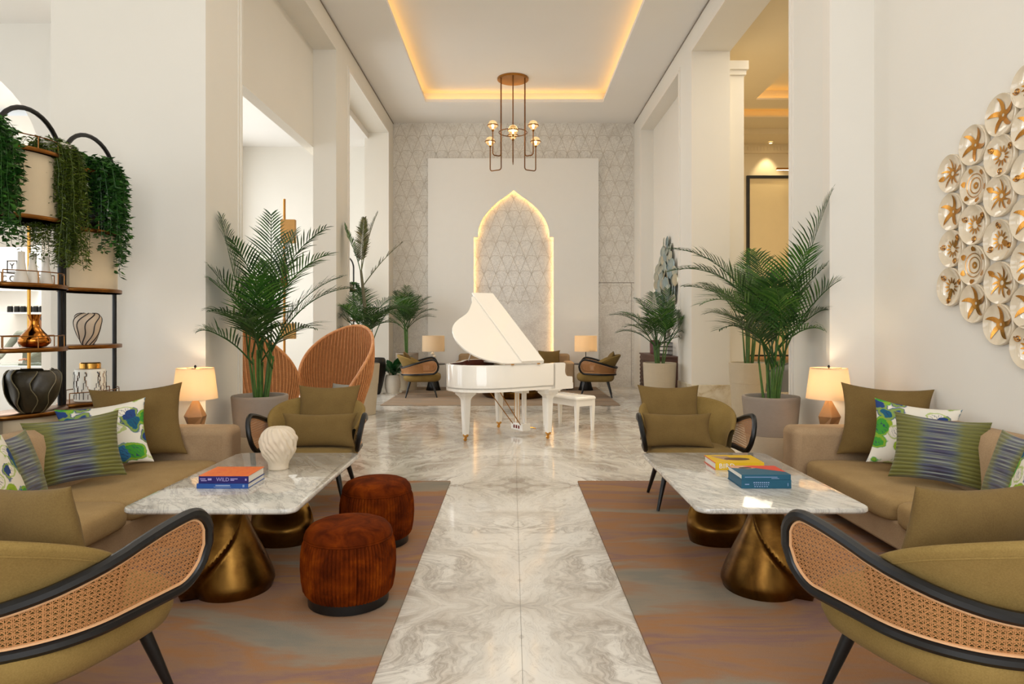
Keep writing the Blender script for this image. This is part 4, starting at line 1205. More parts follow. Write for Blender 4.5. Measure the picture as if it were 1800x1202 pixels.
# bench parallel to the keyboard
bc = Vector((0.815, 9.76, 0)); ang = atan2(0.82, -0.57)
bench = thing('piano_bench', 'white piano bench to the right of the piano', 'bench', bc, ang)
out = rrect(-0.405, 0.405, -0.185, 0.185, 0.02, 3)
G().layers(out, [(0.97, 0.440), (1.0, 0.446), (1.0, 0.462), (0.985, 0.475), (0.93, 0.487), (0.5, 0.493), (0.05, 0.494)]).ob('padded_seat', 'piano_white', bench, angle=50)
for y in (-0.155, 0.13): G().box(-0.36, 0.36, y, y + 0.025, 0.35, 0.442).ob('apron', 'piano_white', bench, smooth=False)
for x in (-0.385, 0.36): G().box(x, x + 0.025, -0.14, 0.14, 0.35, 0.442).ob('apron', 'piano_white', bench, smooth=False)
for sx in (-1, 1):
    for sy in (-1, 1):
        cx, cy = sx * 0.365, sy * 0.145
        def q(h): return [(cx - h, cy - h), (cx + h, cy - h), (cx + h, cy + h), (cx - h, cy + h)]
        G().add([(x, y, z) for z, h in ((0.0, 0.017), (0.34, 0.027), (0.442, 0.027)) for x, y in q(h)], [(3,2,1,0), (8,9,10,11)] + [(j*4+i, j*4+(i+1) % 4, j*4+4+(i+1) % 4, j*4+4+i) for j in (0, 1) for i in range(4)]).ob('leg', 'piano_white', bench, smooth=False)
# ------------------------------------------------------------------ palms
def frond(base, az, e0, e1, Lf, seed, wmax=0.24, nl=30, start=0.28, bare=False, droop=0.5, lw=0.011, curl=0.0):
    """one feather leaf: returns geometry; az in degrees (0 = +X, 90 = away), e0 -> e1 elevation along the midrib"""
    rnd = random.Random(seed); g = G()
    N = 22; pts = []; p = Vector(base); a = radians(az)
    for k in range(N + 1):
        t = k / N; e = radians(e0 + (e1 - e0) * t ** 1.5); aa = a + radians(curl) * t
        pts.append(p.copy()); p = p + Vector((cos(e) * cos(aa), cos(e) * sin(aa), sin(e))) * (Lf / N)
    g.tube(pts, [0.008 * (1 - 0.8 * k / N) + 0.0015 for k in range(N + 1)], 5)
    for k in range(nl):
        t = start + (1 - start) * (k + 0.5) / nl
        f = t * N; i = min(N - 1, int(f)); q = pts[i].lerp(pts[i+1], f - i); d = (pts[i+1] - pts[i]).normalized()
        s0 = d.cross(Vector((0, 0, 1)))
        if s0.length < 0.05: s0 = Vector((sin(a), -cos(a), 0))
        s0.normalize(); up = s0.cross(d).normalized()
        tt = (t - start) / (1 - start)
        ln = wmax * (0.45 + 0.75 * sin(pi * min(1, 0.18 + 0.72 * tt))) * (1 - 0.55 * tt ** 3)
        if bare and rnd.random() < 0.45: continue
        for sgn in (-1, 1):
            l = ln * rnd.uniform(0.82, 1.1)
            fw = 0.75 + 0.5 * tt
            dr = (s0 * sgn + d * fw + up * rnd.uniform(0.22, 0.42)).normalized()
            pp = q.copy(); w0 = lw * rnd.uniform(0.85, 1.1); prev = None; lp = []
            for m, (tw, wd) in enumerate(((0, 0.45), (0.3, 1.0), (0.65, 0.85), (1.0, 0.06))):
                if m: pp = pp + dr * (l * (tw - ptw)); dr = (dr + Vector((0, 0, -1)) * droop * 0.42 * rnd.uniform(0.7, 1.3)).normalized()
                ptw = tw
                wv = dr.cross(up); 
                if wv.length < 1e-4: wv = d.copy()
                wv.normalize(); lp += [pp - wv * w0 * wd, pp + wv * w0 * wd]
            g.add(lp, [(0, 1, 3, 2), (2, 3, 5, 4), (4, 5, 7, 6)])
    return g

def planter(parent, r0, r1, h, band, mat='planter_stone', mat2='planter_pale'):
    t = 0.035; zb = h * band
    rb = r0 + (r1 - r0) * band
    G().lathe([(r0 - .01, 0.0), (r0, 0.008), (rb, zb)], 48, cap0=True).ob('planter_base', mat2, parent)
    G().lathe([(rb, zb), (rb + 0.004, zb + 0.004), (r1 * .995, h - 0.03), (r1, h - 0.012), (r1 - 0.006, h), (r1 - t + .006, h), (r1 - t, h - .01), (r1 - t - 0.01, h - 0.10)], 48).ob('planter', mat, parent)
    G().lathe([(r1 - t - 0.004, h - 0.075), (r1 * .5, h - 0.066), (0.002, h - 0.068)], 32).ob('soil', 'soil', parent)

def palm(label, loc, r0, r1, h, band, fronds, nstem, stemh, seed, mats=('planter_stone', 'planter_pale'), spread=0.07, leaf='palm_leaf', lw=0.0085, wmax=0.24, extra=None, stem_r=0.012, clamp=None):
    root = thing('potted_palm', label, 'potted palm', loc, group='potted palms')
    planter(root, r0, r1, h, band, *mats)
    rnd = random.Random(seed); zs = h - 0.07; tops = []
    for k in range(nstem):
        a = rnd.uniform(0, 2*pi); rr = spread * sqrt(rnd.random()); b = Vector((rr*cos(a), rr*sin(a), zs))
        sh = stemh * rnd.uniform(0.75, 1.1); tp = b + Vector((cos(a)*rr*1.0 + rnd.uniform(-.02,.02), sin(a)*rr*1.0 + rnd.uniform(-.02,.02), sh))
        mid = b.lerp(tp, 0.5)
        G().tube([b, mid, tp], [stem_r * 1.25, stem_r, stem_r * .7], 7).ob('stem', 'stem_green', root); tops.append(tp)
    for k, fr in enumerate(fronds):
        az, e0, e1, Lf = fr[:4]; dz = fr[4] if len(fr) > 4 else 0.0
        tp = tops[k % len(tops)]; b = Vector((tp.x, tp.y, tp.z + dz - 0.05))
        fg = frond(b, az + rnd.uniform(-6, 6), e0, e1, Lf, seed * 100 + k, wmax=wmax * rnd.uniform(.95, 1.25), nl=int(10 + 13 * Lf), lw=lw, droop=rnd.uniform(.35, .65), start=.27)
        if clamp: fg.v = [clamp(*p) for p in fg.v]
        fg.ob('frond', 'palm_leaf_light' if k % 4 == 3 and leaf == 'palm_leaf' else leaf, root, smooth=False)
    if extra: extra(root, zs)
    return root

# left front palm
def keep(lox, hix, soft=0.12):
    """leaves bend away before they would enter a wall"""
    def f(x, y, z):
        if lox is not None and x < lox + soft: x = lox + soft * math.exp((x - lox - soft) / soft)
        if hix is not None and x > hix - soft: x = hix - soft * math.exp(-(x - hix + soft) / soft)
        return (x, y, z)
    return f
fr = [(110, 88, 70, 1.50), (200, 86, 52, 1.45), (350, 82, 26, 1.50), (340, 74, 14, 1.30), (5, 64, 2, 1.08), (330, 52, -14, .88), (235, 76, 22, 1.22), (222, 70, 10, 1.12), (238, 62, -4, .98),
      (230, 50, -18, .82), (60, 84, 56, 1.35), (292, 76, 25, 1.05), (20, 70, 15, 1.15), (305, 58, -8, .88), (250, 80, 44, 1.25), (90, 78, 45, 1.1), (275, 60, -15, .75)]
palm('tall feathery palm in a grey planter behind the left sofa', (-2.50, 6.66, 0), 0.20, 0.27, 0.80, 0.52, fr, 14, 0.48, 1, wmax=0.30, clamp=keep(-0.33, None))
# right front palm
fr = [(297, 83, 42, 1.85), (184, 78, -22, 1.62), (178, 82, 0, 1.62), (192, 66, -28, 1.25), (170, 70, -5, 1.25), (300, 66, 8, 1.15), (312, 58, -8, 1.0), (292, 48, -22, .8), (205, 54, -25, .95), (90, 82, 52, 1.2),
      (270, 74, 20, 1.0), (240, 72, 10, 1.0), (225, 60, -8, .9), (60, 78, 40, 1.15), (130, 78, 36, 1.2), (285, 78, 40, 1.25), (310, 72, 25, 1.2)]
palm('tall leaning palm in a grey planter behind the right sofa', (2.575, 6.68, 0), 0.20, 0.275, 0.79, 0.52, fr, 14, 0.48, 2, wmax=0.30, clamp=keep(None, 0.335))
# palm standing just inside the right opening
fr = [(170, 74, 5, 1.1), (10, 72, 20, 1.1), (90, 78, 40, 1.1), (200, 62, -15, 1.0), (340, 62, -10, 1.0), (270, 74, 20, 1.0), (185, 50, -25, .8), (230, 60, -10, .9), (310, 64, 0, .9), (150, 70, 10, 1.0), (60, 76, 30, 1.1), (250, 80, 50, 1.2)]
palm('palm in a beige planter inside the right opening, behind the front palm', (3.60, 10.25, 0), 0.22, 0.28, 0.92, 0.66, fr, 10, 0.65, 3, ('planter_pale', 'planter_pale'), wmax=0.26)
# palm by the sideboard
fr = [(165, 70, -5, 0.95), (185, 62, -15, 1.0), (10, 66, 5, 1.0), (350, 56, -10, .95), (90, 80, 50, 1.0), (60, 74, 30, .95), (130, 76, 30, .95), (270, 74, 15, .85), (210, 52, -20, .85), (325, 50, -20, .85), (240, 66, 0, .8), (300, 66, 0, .8), (180, 44, -25, .7), (0, 42, -25, .7), (30, 62, 5, .95), (150, 64, 0, .95), (270, 84, 60, 1.0)]
palm('bushy palm in a round beige planter beside the dark sideboard', (2.55, 11.6, 0), 0.24, 0.285, 0.84, 0.30, fr, 11, 0.42, 4, ('planter_pale', 'planter_pale'), wmax=0.24, clamp=keep(None, 0.36))
# tall palm in front of the middle left pier: bare trunk with stiff upper leaves
def upper(root, zs):
    G().tube([(0.07, 0, zs), (0.045, 0.01, zs + 0.7), (-0.02, 0, zs + 1.35), (-0.05, 0, zs + 1.62)], [0.045, 0.034, 0.026, 0.02], 10).ob('trunk', 'trunk', root)
    for k, (az, e0, e1, Lf, m, br, z) in enumerate(((80, 84, 78, 0.95, 'dry_leaf', False, 1.58), (20, 80, 66, 1.05, 'dry_leaf', False, 1.60), (170, 76, 50, .95, 'palm_leaf_light', False, 1.55), (5, 55, 38, 1.05, 'dry_leaf', True, 1.32))):
        fg = frond((-0.045, 0, zs + z), az, e0, e1, Lf, 900 + k, wmax=0.17, nl=26, start=0.22, bare=br, droop=0.3, lw=0.012); cl = keep(-.36, None)
        fg.v = [cl(*p) for p in fg.v]; fg.ob('frond', m, root, smooth=False)
fr = [(180, 62, -25, 1.0), (200, 56, -25, .95), (160, 66, -15, 1.05), (0, 66, -5, 1.05), (20, 60, -20, 1.0), (345, 60, -20, .95), (270, 72, 0, .85), (250, 64, -10, .85), (310, 64, -10, .85), (90, 80, 40, .9), (50, 74, 15, 1.0), (130, 74, 15, 1.0), (190, 46, -30, .75), (350, 44, -30, .75), (285, 56, -20, .7), (30, 72, 0, 1.15)]
palm('tall palm with a bare trunk in a two-tone planter by the middle left pier', (-2.47, 11.2, 0), 0.19, 0.26, 0.85, 0.60, fr, 9, 0.55, 5, ('planter_pale', 'planter_pale'), wmax=0.26, extra=upper, clamp=keep(-.36, None))
# palm in the far left corner
fr = [(100, 84, 76, 1.05), (10, 68, 0, .95), (350, 60, -15, .9), (170, 66, 0, .9), (195, 58, -15, .9), (60, 78, 40, .95), (130, 78, 40, .95), (270, 76, 20, .85), (225, 60, -5, .8), (315, 60, -5, .8), (0, 50, -20, .75), (185, 46, -20, .75), (30, 72, 20, .95), (280, 84, 60, .9)]
palm('palm in the far left corner behind the distant armchair', (-2.40, 15.35, 0), 0.22, 0.26, 0.85, 0.5, fr, 8, 0.65, 6, wmax=0.25, clamp=keep(-.40, None))

# peace lily in a white pot
root = thing('potted_lily', 'broad-leaved dark green plant in a white ceramic pot by the far left corner', 'potted plant', (-2.60, 14.62, 0))
G().lathe([(0.12, 0), (0.135, 0.01), (0.17, 0.14), (0.175, 0.28), (0.155, 0.38), (0.145, 0.40), (0.13, 0.40), (0.128, 0.36)], 36, cap0=True).ob('pot', 'white_ceramic', root)
G().lathe([(0.19, 0.0), (0.2, 0.012), (0.13, 0.014)], 36, cap0=True).ob('saucer', 'white_ceramic', root)
G().lathe([(0.13, 0.365), (0.06, 0.37), (0.002, 0.37)], 24).ob('soil', 'soil', root)
rnd = random.Random(77)
for k in range(26):
    a = rnd.uniform(0, 2*pi); e = radians(rnd.uniform(35, 82)); Ln = rnd.uniform(0.36, 0.66); p = Vector((cos(a)*.05, sin(a)*.05, 0.36)); pts = []
    for m in range(8):
        pts.append(p.copy()); ee = e - m * 0.16; p = p + Vector((cos(ee)*cos(a), cos(ee)*sin(a), sin(ee))) * Ln / 7
    side = Vector((-sin(a), cos(a), 0)); vs = []; fs = []
    for m, q in enumerate(pts):
        w_ = 0.07 * sin(pi * max(0.02, (m - 1.5) / 5.5)) if m > 1 else 0.004
        vs += [q - side * abs(w_), q + Vector((0, 0, -abs(w_) * .25)), q + side * abs(w_)]
    for m in range(7): fs += [(m*3, m*3+1, m*3+4, m*3+3), (m*3+1, m*3+2, m*3+5, m*3+4)]
    G().add(vs, fs).ob('leaf', 'lily_leaf', root)
# black urn
o = G().lathe([(0.10, 0.0), (0.12, 0.02), (0.17, 0.2), (0.225, 0.45), (0.24, 0.62), (0.225, 0.74), (0.20, 0.78), (0.18, 0.775), (0.2, 0.7), (0.1, 0.6), (0.002, 0.6)], 40, cap0=True).ob('floor_urn', 'black_ceramic'); o.location = (-2.95, 14.45, 0)
tag(o, 'tall black floor urn beside the white pot in the far left opening', 'urn')
# ------------------------------------------------------------------ display shelves on the left
LV = [0.865, 1.33, 1.795, 2.28, 2.76]
PX = -3.55
def board_outline(y0, y1, bow=0.17, back=0.17, n=14):
    m = (y0 + y1) / 2; h = (y1 - y0) / 2
    out = [(PX + 0.03 + bow * cos(pi / 2 * (2 * k / n - 1)) ** 0.8 if 0 < k < n else PX + 0.03, y0 + 2 * h * k / n) for k in range(n + 1)]
    out += [(PX - 0.03 - back * cos(pi / 2 * (2 * k / n - 1)) ** 0.8 if 0 < k < n else PX - 0.03, y1 - 2 * h * k / n) for k in range(n + 1)]
    return out
def shelf_unit(label, y0, y1, drum, rails, levels=LV, detail=True, top=3.08):
    ym = (y0 + y1) / 2
    root = thing('display_shelf', label, 'shelf', (0, 0, 0), group='oval display shelves')
    def shift(out): return out
    # bent black hoop with two posts
    hp = [(PX, y0 + .005, 0.0), (PX, y0 + .005, 1.0), (PX, y0 + .005, 2.75)]
    hw = (y1 - y0) / 2 - 0.005
    hp += [(PX, ym - hw * cos(a), 2.80 + (top - 2.80) * sin(a)) for a in [pi * k / 16 for k in range(0, 17)]]
    hp += [(PX, y1 - .005, 2.75), (PX, y1 - .005, 1.0), (PX, y1 - .005, 0.0)]
    G().tube(hp, 0.018, 8).ob('hoop_frame', 'black_metal', root)
    for z in levels:
        oi = board_outline(y0 - .008, y1 + .008)
        bd = G().prism([(x, y) for x, y in oi][::-1], z - 0.030, z - 0.002).ob('shelf_board', 'shelf_under', root, smooth=False)
        G().layers([(x, y) for x, y in oi][::-1], [(1.004, z - 0.030), (1.012, z - 0.028), (1.012, z - 0.002), (1.004, z)]).ob('brass_edge', 'brass_dark', bd, angle=50)
    zs = [0.0] + list(levels)
    oi = board_outline(y0 + .03, y1 - .03, 0.13, 0.13)
    G().prism(oi[::-1], 0.02, levels[0] - 0.03).ob('base_cabinet', 'shelf_cream', root, angle=30)
    if drum is not None:
        G().prism(oi[::-1], levels[drum], levels[drum + 1] - 0.03).ob('drum_cabinet', 'shelf_cream', root, angle=30)
    for lv in rails:
        z = levels[lv]; ol = board_outline(y0 + .03, y1 - .03, 0.15, 0.15)
        half = len(ol) // 2
        for pts in (ol[:half], ol[half:]):
            r = G().tube([(x, y, z + 0.085) for x, y in pts], 0.0042, 6).ob('gallery_rail', 'brass_dark', root)
            for k in range(0, half, 4):
                x, y = pts[k]; G().tube([(x, y, z), (x, y, z + 0.086)], 0.0038, 6).ob('baluster', 'brass_dark', r)
    return root
shelf_unit('oval display shelf holding the heart vase, farthest of the row', 5.31, 6.00, 2, (0, 3))
shelf_unit('oval display shelf holding the copper vase, middle of the row', 4.61, 5.28, 3, (1, 2, 4))
shelf_unit('oval display shelf cut by the left photo edge', 3.90, 4.58, 3, (1, 2))

def vine(g, p, dirv, length, rnd, leaf, wdt, step, hang=1.0):
    pts = []; d = Vector(dirv).normalized(); q = Vector(p); n = max(4, int(length / step))
    for k in range(n):
        pts.append(q.copy()); d = (d + Vector((rnd.uniform(-.12, .12), rnd.uniform(-.12, .12), -0.30 * hang))).normalized(); q = q + d * (length / n)
    g.tube(pts, 0.0018, 3, caps=False)
    for k, q in enumerate(pts):
        for s in (-1, 1):
            a = rnd.uniform(0, 2*pi); dv = Vector((cos(a), sin(a), rnd.uniform(-0.9, 0.35))).normalized()
            l = leaf * rnd.uniform(.7, 1.15); sd = dv.cross(Vector((rnd.uniform(-1, 1), rnd.uniform(-1, 1), 1))).normalized()
            m = q + dv * l * .45; g.add([q, m + sd * wdt, q + dv * l, m - sd * wdt], [(0, 1, 2, 3)])
def hanging_plant(label, c, spread, n, lens, leafm, leaf, wdt, step, seed, bias=(0.6, 0, 0)):
    root = thing('trailing_plant', label, 'plant', c, group='trailing plants on the shelves')
    rnd = random.Random(seed)
    G().lathe([(0.09, 0.0), (0.11, 0.01), (0.125, 0.10), (0.115, 0.10), (0.11, 0.09), (0.002, 0.085)], 24, cap0=True).ob('pot', 'white_ceramic', root)
    for k in range(n):
        a = rnd.uniform(0, 2*pi); r = rnd.uniform(0, 0.105); g = G()
        p = (r*cos(a), r*sin(a), 0.09); dv = Vector((cos(a)*spread[0] + bias[0]*rnd.random(), sin(a)*spread[1] + bias[1]*rnd.random(), rnd.uniform(0.5, 1.6)))
        vine(g, p, dv, rnd.uniform(*lens), rnd, leaf, wdt, step); g.ob('vine', leafm, root, smooth=False)
    return root
hanging_plant('dark green trailing plant on the farthest shelf top', (-3.50, 5.62, 2.762), (1.0, 1.6), 95, (0.40, 1.05), 'vine_leaf', 0.062, 0.012, 0.024, 11, (1.3, .9, 0))
hanging_plant('olive green trailing fern on the middle shelf top', (-3.48, 5.10, 2.762), (1.0, 1.7), 190, (0.50, 1.0), 'fern_leaf', 0.045, 0.0055, 0.014, 12, (1.5, 0.9, 0))
hanging_plant('dark green trailing plant at the left photo edge', (-3.53, 4.38, 2.762), (0.8, 1.2), 80, (0.45, 1.0), 'vine_leaf', 0.06, 0.012, 0.024, 13, (1.2, .6, 0))

# ornaments
def vase(name, label, prof, mat, loc, n=36, group=None, rfn=None, cat='vase'):
    o = G().lathe(prof, n, cap0=True, rfn=rfn).ob(name, mat, angle=60); o.location = loc
    return tag(o, label, cat, group)
vase('vase', 'black narrow-necked vase on the upper shelf behind trailing leaves', [(0.06, 0), (0.075, .01), (0.10, .09), (0.108, .15), (0.10, .205), (0.06, .255), (0.045, .28), (0.045, .31), (0.07, .355), (.064, .355), (.04, .31), (.04, .2), (.002, .2)], 'black_ceramic', (-3.56, 5.66, 2.282))
for k, (y, hgt, lab) in enumerate(((4.815, 1.0, 'leftmost of the three white bottle vases on the middle shelf'), (4.93, 1.0, 'centre one of the three white bottle vases on the middle shelf'), (5.07, 0.95, 'rightmost of the three white bottle vases on the middle shelf'))):
    vase('bottle_vase', lab, [(r, z * hgt) for r, z in [(0.048, 0), (0.05, .006), (0.045, .03), (0.03, .10), (0.023, .155), (0.022, .20), (0.023, .225), (.017, .225), (.015, .15), (.002, .15)]], 'white_ceramic', (-3.52, y, 1.797), 28, 'white bottle vases')
vase('vase', 'shiny copper vase with flared neck on the middle shelf', [(r * .84, z) for r, z in [(0.06, 0), (0.085, .004), (0.118, .03), (0.122, .05), (0.112, .075), (0.075, .11), (0.045, .145), (0.036, .18), (0.040, .21), (0.052, .24), (.047, .24), (.034, .2), (.03, .16), (.002, .15)]], 'copper', (-3.50, 4.92, 1.332), 48)
# striped heart vase
root = thing('heart_vase', 'round twisted vase with dark stripes on the farthest shelf', 'vase', (-3.50, 5.54, 1.332))
hprof = [(r * .84, z) for r, z in [(0.045, 0.0), (0.05, .005), (0.075, .05), (0.105, .12), (0.118, .18), (0.112, .225), (0.09, .25), (0.055, .258), (0.03, .245), (.002, .235)]]
hp = [(p[0], p[1]) for p in catmull([(r, z, 0) for r, z in hprof], 4)]
G().lathe(hp, 48, cap0=True).ob('body', 'striped_clay', root, angle=80)
for k in range(9):
    pts = []
    for j in range(len(hp)):
        r, z = hp[j]; a = 2*pi*k/9 + z * 7.0 + 0.3 * sin(z * 25)
        pts.append(((r + .001) * cos(a), (r + .001) * sin(a), z + .001))
    G().tube(pts[1:-4], 0.0048, 5).ob('stripe', 'stripe_black', root)
# geometric jar with lid
root = thing('patterned_jar', 'ivory lidded jar with dark geometric lines on the farthest shelf', 'jar', (-3.50, 5.57, 0.867))
G().lathe([(0.108, 0), (0.115, .006), (0.115, .25), (0.108, .262), (0.078, .266)], 40, cap0=True).ob('body', 'ivory', root, angle=40)
G().lathe([(0.074, .266), (0.078, .27), (0.078, .31), (0.07, .318), (0.002, .32)], 40).ob('lid', 'gold', root, angle=40)
rnd = random.Random(4)
for k in range(22):
    a = 2*pi*k/22; z = 0.02; pts = []
    while z < 0.24:
        pts.append((0.1155*cos(a), 0.1155*sin(a), z)); z += rnd.uniform(.02, .06); pts.append((0.1155*cos(a), 0.1155*sin(a), min(z, .245))); a += rnd.choice((-1, 1)) * 0.11
    G().tube(pts, 0.003, 4).ob('dark_line', 'stripe_black' if k % 3 else 'brass_dark', root)
plain('lotus_edge', '#6e6449', 0.4, var=0.3)
# lotus vase of folded slabs
root = thing('lotus_vase', 'dark bronze-green lotus vase of folded leaves on the middle shelf', 'vase', (-3.46, 4.84, 0.867))
lp = [(r * .78, z) for r, z in [(0.07, 0.0), (0.10, .01), (0.16, .07), (0.205, .15), (0.22, .22), (0.21, .275), (0.18, .302), (0.15, .29), (0.12, .2), (.002, .12)]]
lp = [(p[0], p[1]) for p in catmull([(r, z, 0) for r, z in lp], 3)]
for k in range(9):
    a0 = 2*pi*k/9; wdt = 0.52
    def petal(i, j, a0=a0, k=k):
        r, z = lp[int(j * (len(lp) - 1) * 0.72)]
        a = a0 + (i - 0.5) * 2 * wdt + 0.16 * sin(z * 26 + k * 1.7)
        rr = r * (1.04 - 0.22 * (1 - i) + 0.05 * noise.noise(Vector((i * 3, j * 3, k))))
        return (rr * cos(a) , rr * sin(a) * 1.0, z * (1 + 0.03 * sin(k * 2.3)) )
    lf = G().grid(petal, 10, 16).ob('folded_leaf', 'lotus_ceramic', root, angle=60)
    G().tube([petal(1.0, j / 16) for j in range(17)], 0.0035, 5).ob('fold_edge', 'lotus_edge', lf)
G().lathe(lp[:4] + [(0.115, .12), (0.115, .24), (.10, .24), (.002, .1)], 32, cap0=True, rfn=None).ob('core', 'lotus_ceramic', root)

# second shelf seen through the far left opening
shelf_unit('black hooped shelf with plants seen through the far left opening', 14.6, 15.6, None, (), levels=[0.865, 1.6, 2.28], top=3.0)
root = bpy.data.objects['display_shelf.003']; root.location = (-0.13, 0, 0)
hanging_plant('trailing plant on the hooped shelf in the far left opening', (-3.66, 14.95, 2.30), (0.7, 1.0), 30, (0.4, 0.8), 'vine_leaf', 0.07, 0.016, 0.03, 14, (0.3, -.4, 0))
# ------------------------------------------------------------------ table lamps and side tables
def point(parent, z, power, col=(1.0, 0.78, 0.50), r=0.05):
    l = bpy.data.lights.new('bulb_light', 'POINT'); l.energy = power; l.color = col; l.shadow_soft_size = r
    o = bpy.data.objects.new('bulb_light', l); COL.objects.link(o); o.parent = parent; o.location = (0, 0, z); return o
def side_table(label, x, y, h, w=0.30):
    root = thing('side_table', label, 'side table', (x, y, 0), group='small side tables')
    G().lathe([(w/2, h - .02), (w/2, h)], 40, cap0=True, cap1=True).ob('table_top', 'black_wood', root, angle=40)
    G().tube([(0, 0, h - .02), (0, 0, 0.02)], 0.02, 12).ob('stem', 'black_metal', root)
    G().lathe([(w*.4, 0.0), (w*.4, .012), (.03, .02)], 32, cap0=True, cap1=True).ob('foot', 'black_metal', root)
def wood_lamp(label, x, y, z):
    root = thing('table_lamp', label, 'lamp', (x, y, z), radians(22), group='faceted wood table lamps')
    # faceted base: narrow foot, wide waist, narrow neck
    secs = [(0.068, 0.0, 0), (0.098, 0.11, 0.35), (0.024, 0.255, 0.0)]
    vs = []; fs = []
    for r, zz, tw in secs:
        for k in range(5): a = 2*pi*k/5 + tw; vs.append((r*cos(a), r*sin(a), zz))
    for j in range(2):
        for k in range(5):
            a, b, c, d = j*5+k, j*5+(k+1) % 5, j*5+5+(k+1) % 5, j*5+5+k
            fs += [(a, b, c), (a, c, d)]
    fs += [tuple(range(5))[::-1], tuple(range(10, 15))]
    G().add(vs, fs).ob('base', 'lamp_wood', root, smooth=False)
    G().tube([(0, 0, .25), (0, 0, .545)], 0.006, 8).ob('harp_stem', 'brass', root)
    G().lathe([(0.188, 0.265), (0.155, 0.535), (0.152, 0.535), (0.185, 0.265)], 48).ob('shade', 'lamp_linen', root)
    G().lathe([(0.155, 0.532), (0.155, .537), (.151, .537), (.151, .532)], 40).ob('shade_ring', 'cane_rim', root)
    G().lathe([(0.002, .535), (0.009, .54), (0.011, .552), (0.006, .562), (0.002, .564)], 12).ob('finial', 'dark_metal', root)
    for k in range(3):
        a = 2*pi*k/3; G().tube([(0, 0, .53), (0.153*cos(a), 0.153*sin(a), .53)], 0.0025, 5).ob('spider_arm', 'brass', root)
    G().lathe([(0.002, .30), (.02, .31), (.032, .345), (.02, .375), (.002, .385)], 16).ob('bulb', 'bulb', root)
    point(root, 0.40, 4.6, (1.0, 0.84, 0.60))
for sx, side in ((-1, 'left'), (1, 'right')):
    side_table('black round side table hidden behind the %s sofa arm' % side, sx * 2.81, 5.955, 0.575)
    wood_lamp('lit table lamp with faceted wood base beside the %s sofa' % side, sx * 2.81, 5.955, 0.576)

def drum_lamp(label, x, y, z, lit, kind):
    root = thing('table_lamp', label, 'lamp', (x, y, z), group='drum-shade table lamps')
    if kind == 'balls':
        for k in range(4): G().lathe([(0.002, .0), (.03, .012), (.042, .035), (.03, .06), (.002, .07)], 16, c=(0.02 * (-1) ** k, 0, k * .062)).ob('pebble', 'white_ceramic', root)
    else:
        G().lathe([(0.09, 0), (0.10, .02), (.095, .06), (.05, .12), (.02, .14)], 24, cap0=True, cap1=True).ob('base', 'white_ceramic', root)
        G().tube([(0, 0, .13), (0, 0, .29)], .009, 8).ob('stem', 'dark_metal', root)
    G().tube([(0, 0, .2), (0, 0, .58)], .005, 6).ob('harp_stem', 'brass', root)
    G().lathe([(0.255, 0.275), (0.25, 0.63), (0.246, .63), (.251, .275)], 40).ob('shade', 'lamp_linen', root)
    if lit: point(root, 0.45, 5.0)
    else: point(root, 0.45, 1.5)
def cone_table(label, x, y, h):
    root = thing('side_table', label, 'side table', (x, y, 0.0125), group='black conical side tables')
    G().lathe([(0.27, h - .02), (0.275, h - .01), (.27, h)], 40, cap0=True, cap1=True).ob('table_top', 'black_wood', root)
    g = G().lathe([(0.16, 0.0), (0.13, .1), (0.10, .25), (0.085, h - .02)], 60, rfn=lambda a, k: 1 + 0.05 * (1 if int(a * 60 / 2 / pi + .5) % 2 else -1), cap0=True); g.ob('ribbed_cone', 'black_wood', root, angle=180)
cone_table('black conical side table under the distant left lamp', -1.78, 15.2, 0.60)
cone_table('black conical side table under the distant right lamp', 1.67, 15.2, 0.60)
drum_lamp('white drum lamp on stacked pebbles left of the piano', -1.78, 15.2, 0.613, False, 'balls')
drum_lamp('lit drum lamp on a pale round base right of the piano', 1.67, 15.2, 0.613, True, 'round')
# low bronze table under the piano's far side
root = thing('coffee_table', 'low round bronze coffee table seen under the piano', 'table', (0.05, 13.9, 0.0125))
G().lathe([(0.60, .0), (.66, .05), (.68, .12), (.60, .22), (.5, .27), (.3, .29)], 48, cap0=True, cap1=True).ob('drum', 'bronze', root)
G().lathe([(.72, .29), (.74, .30), (.74, .315), (.72, .325)], 56, cap0=True, cap1=True).ob('table_top', 'table_marble', root, angle=30)

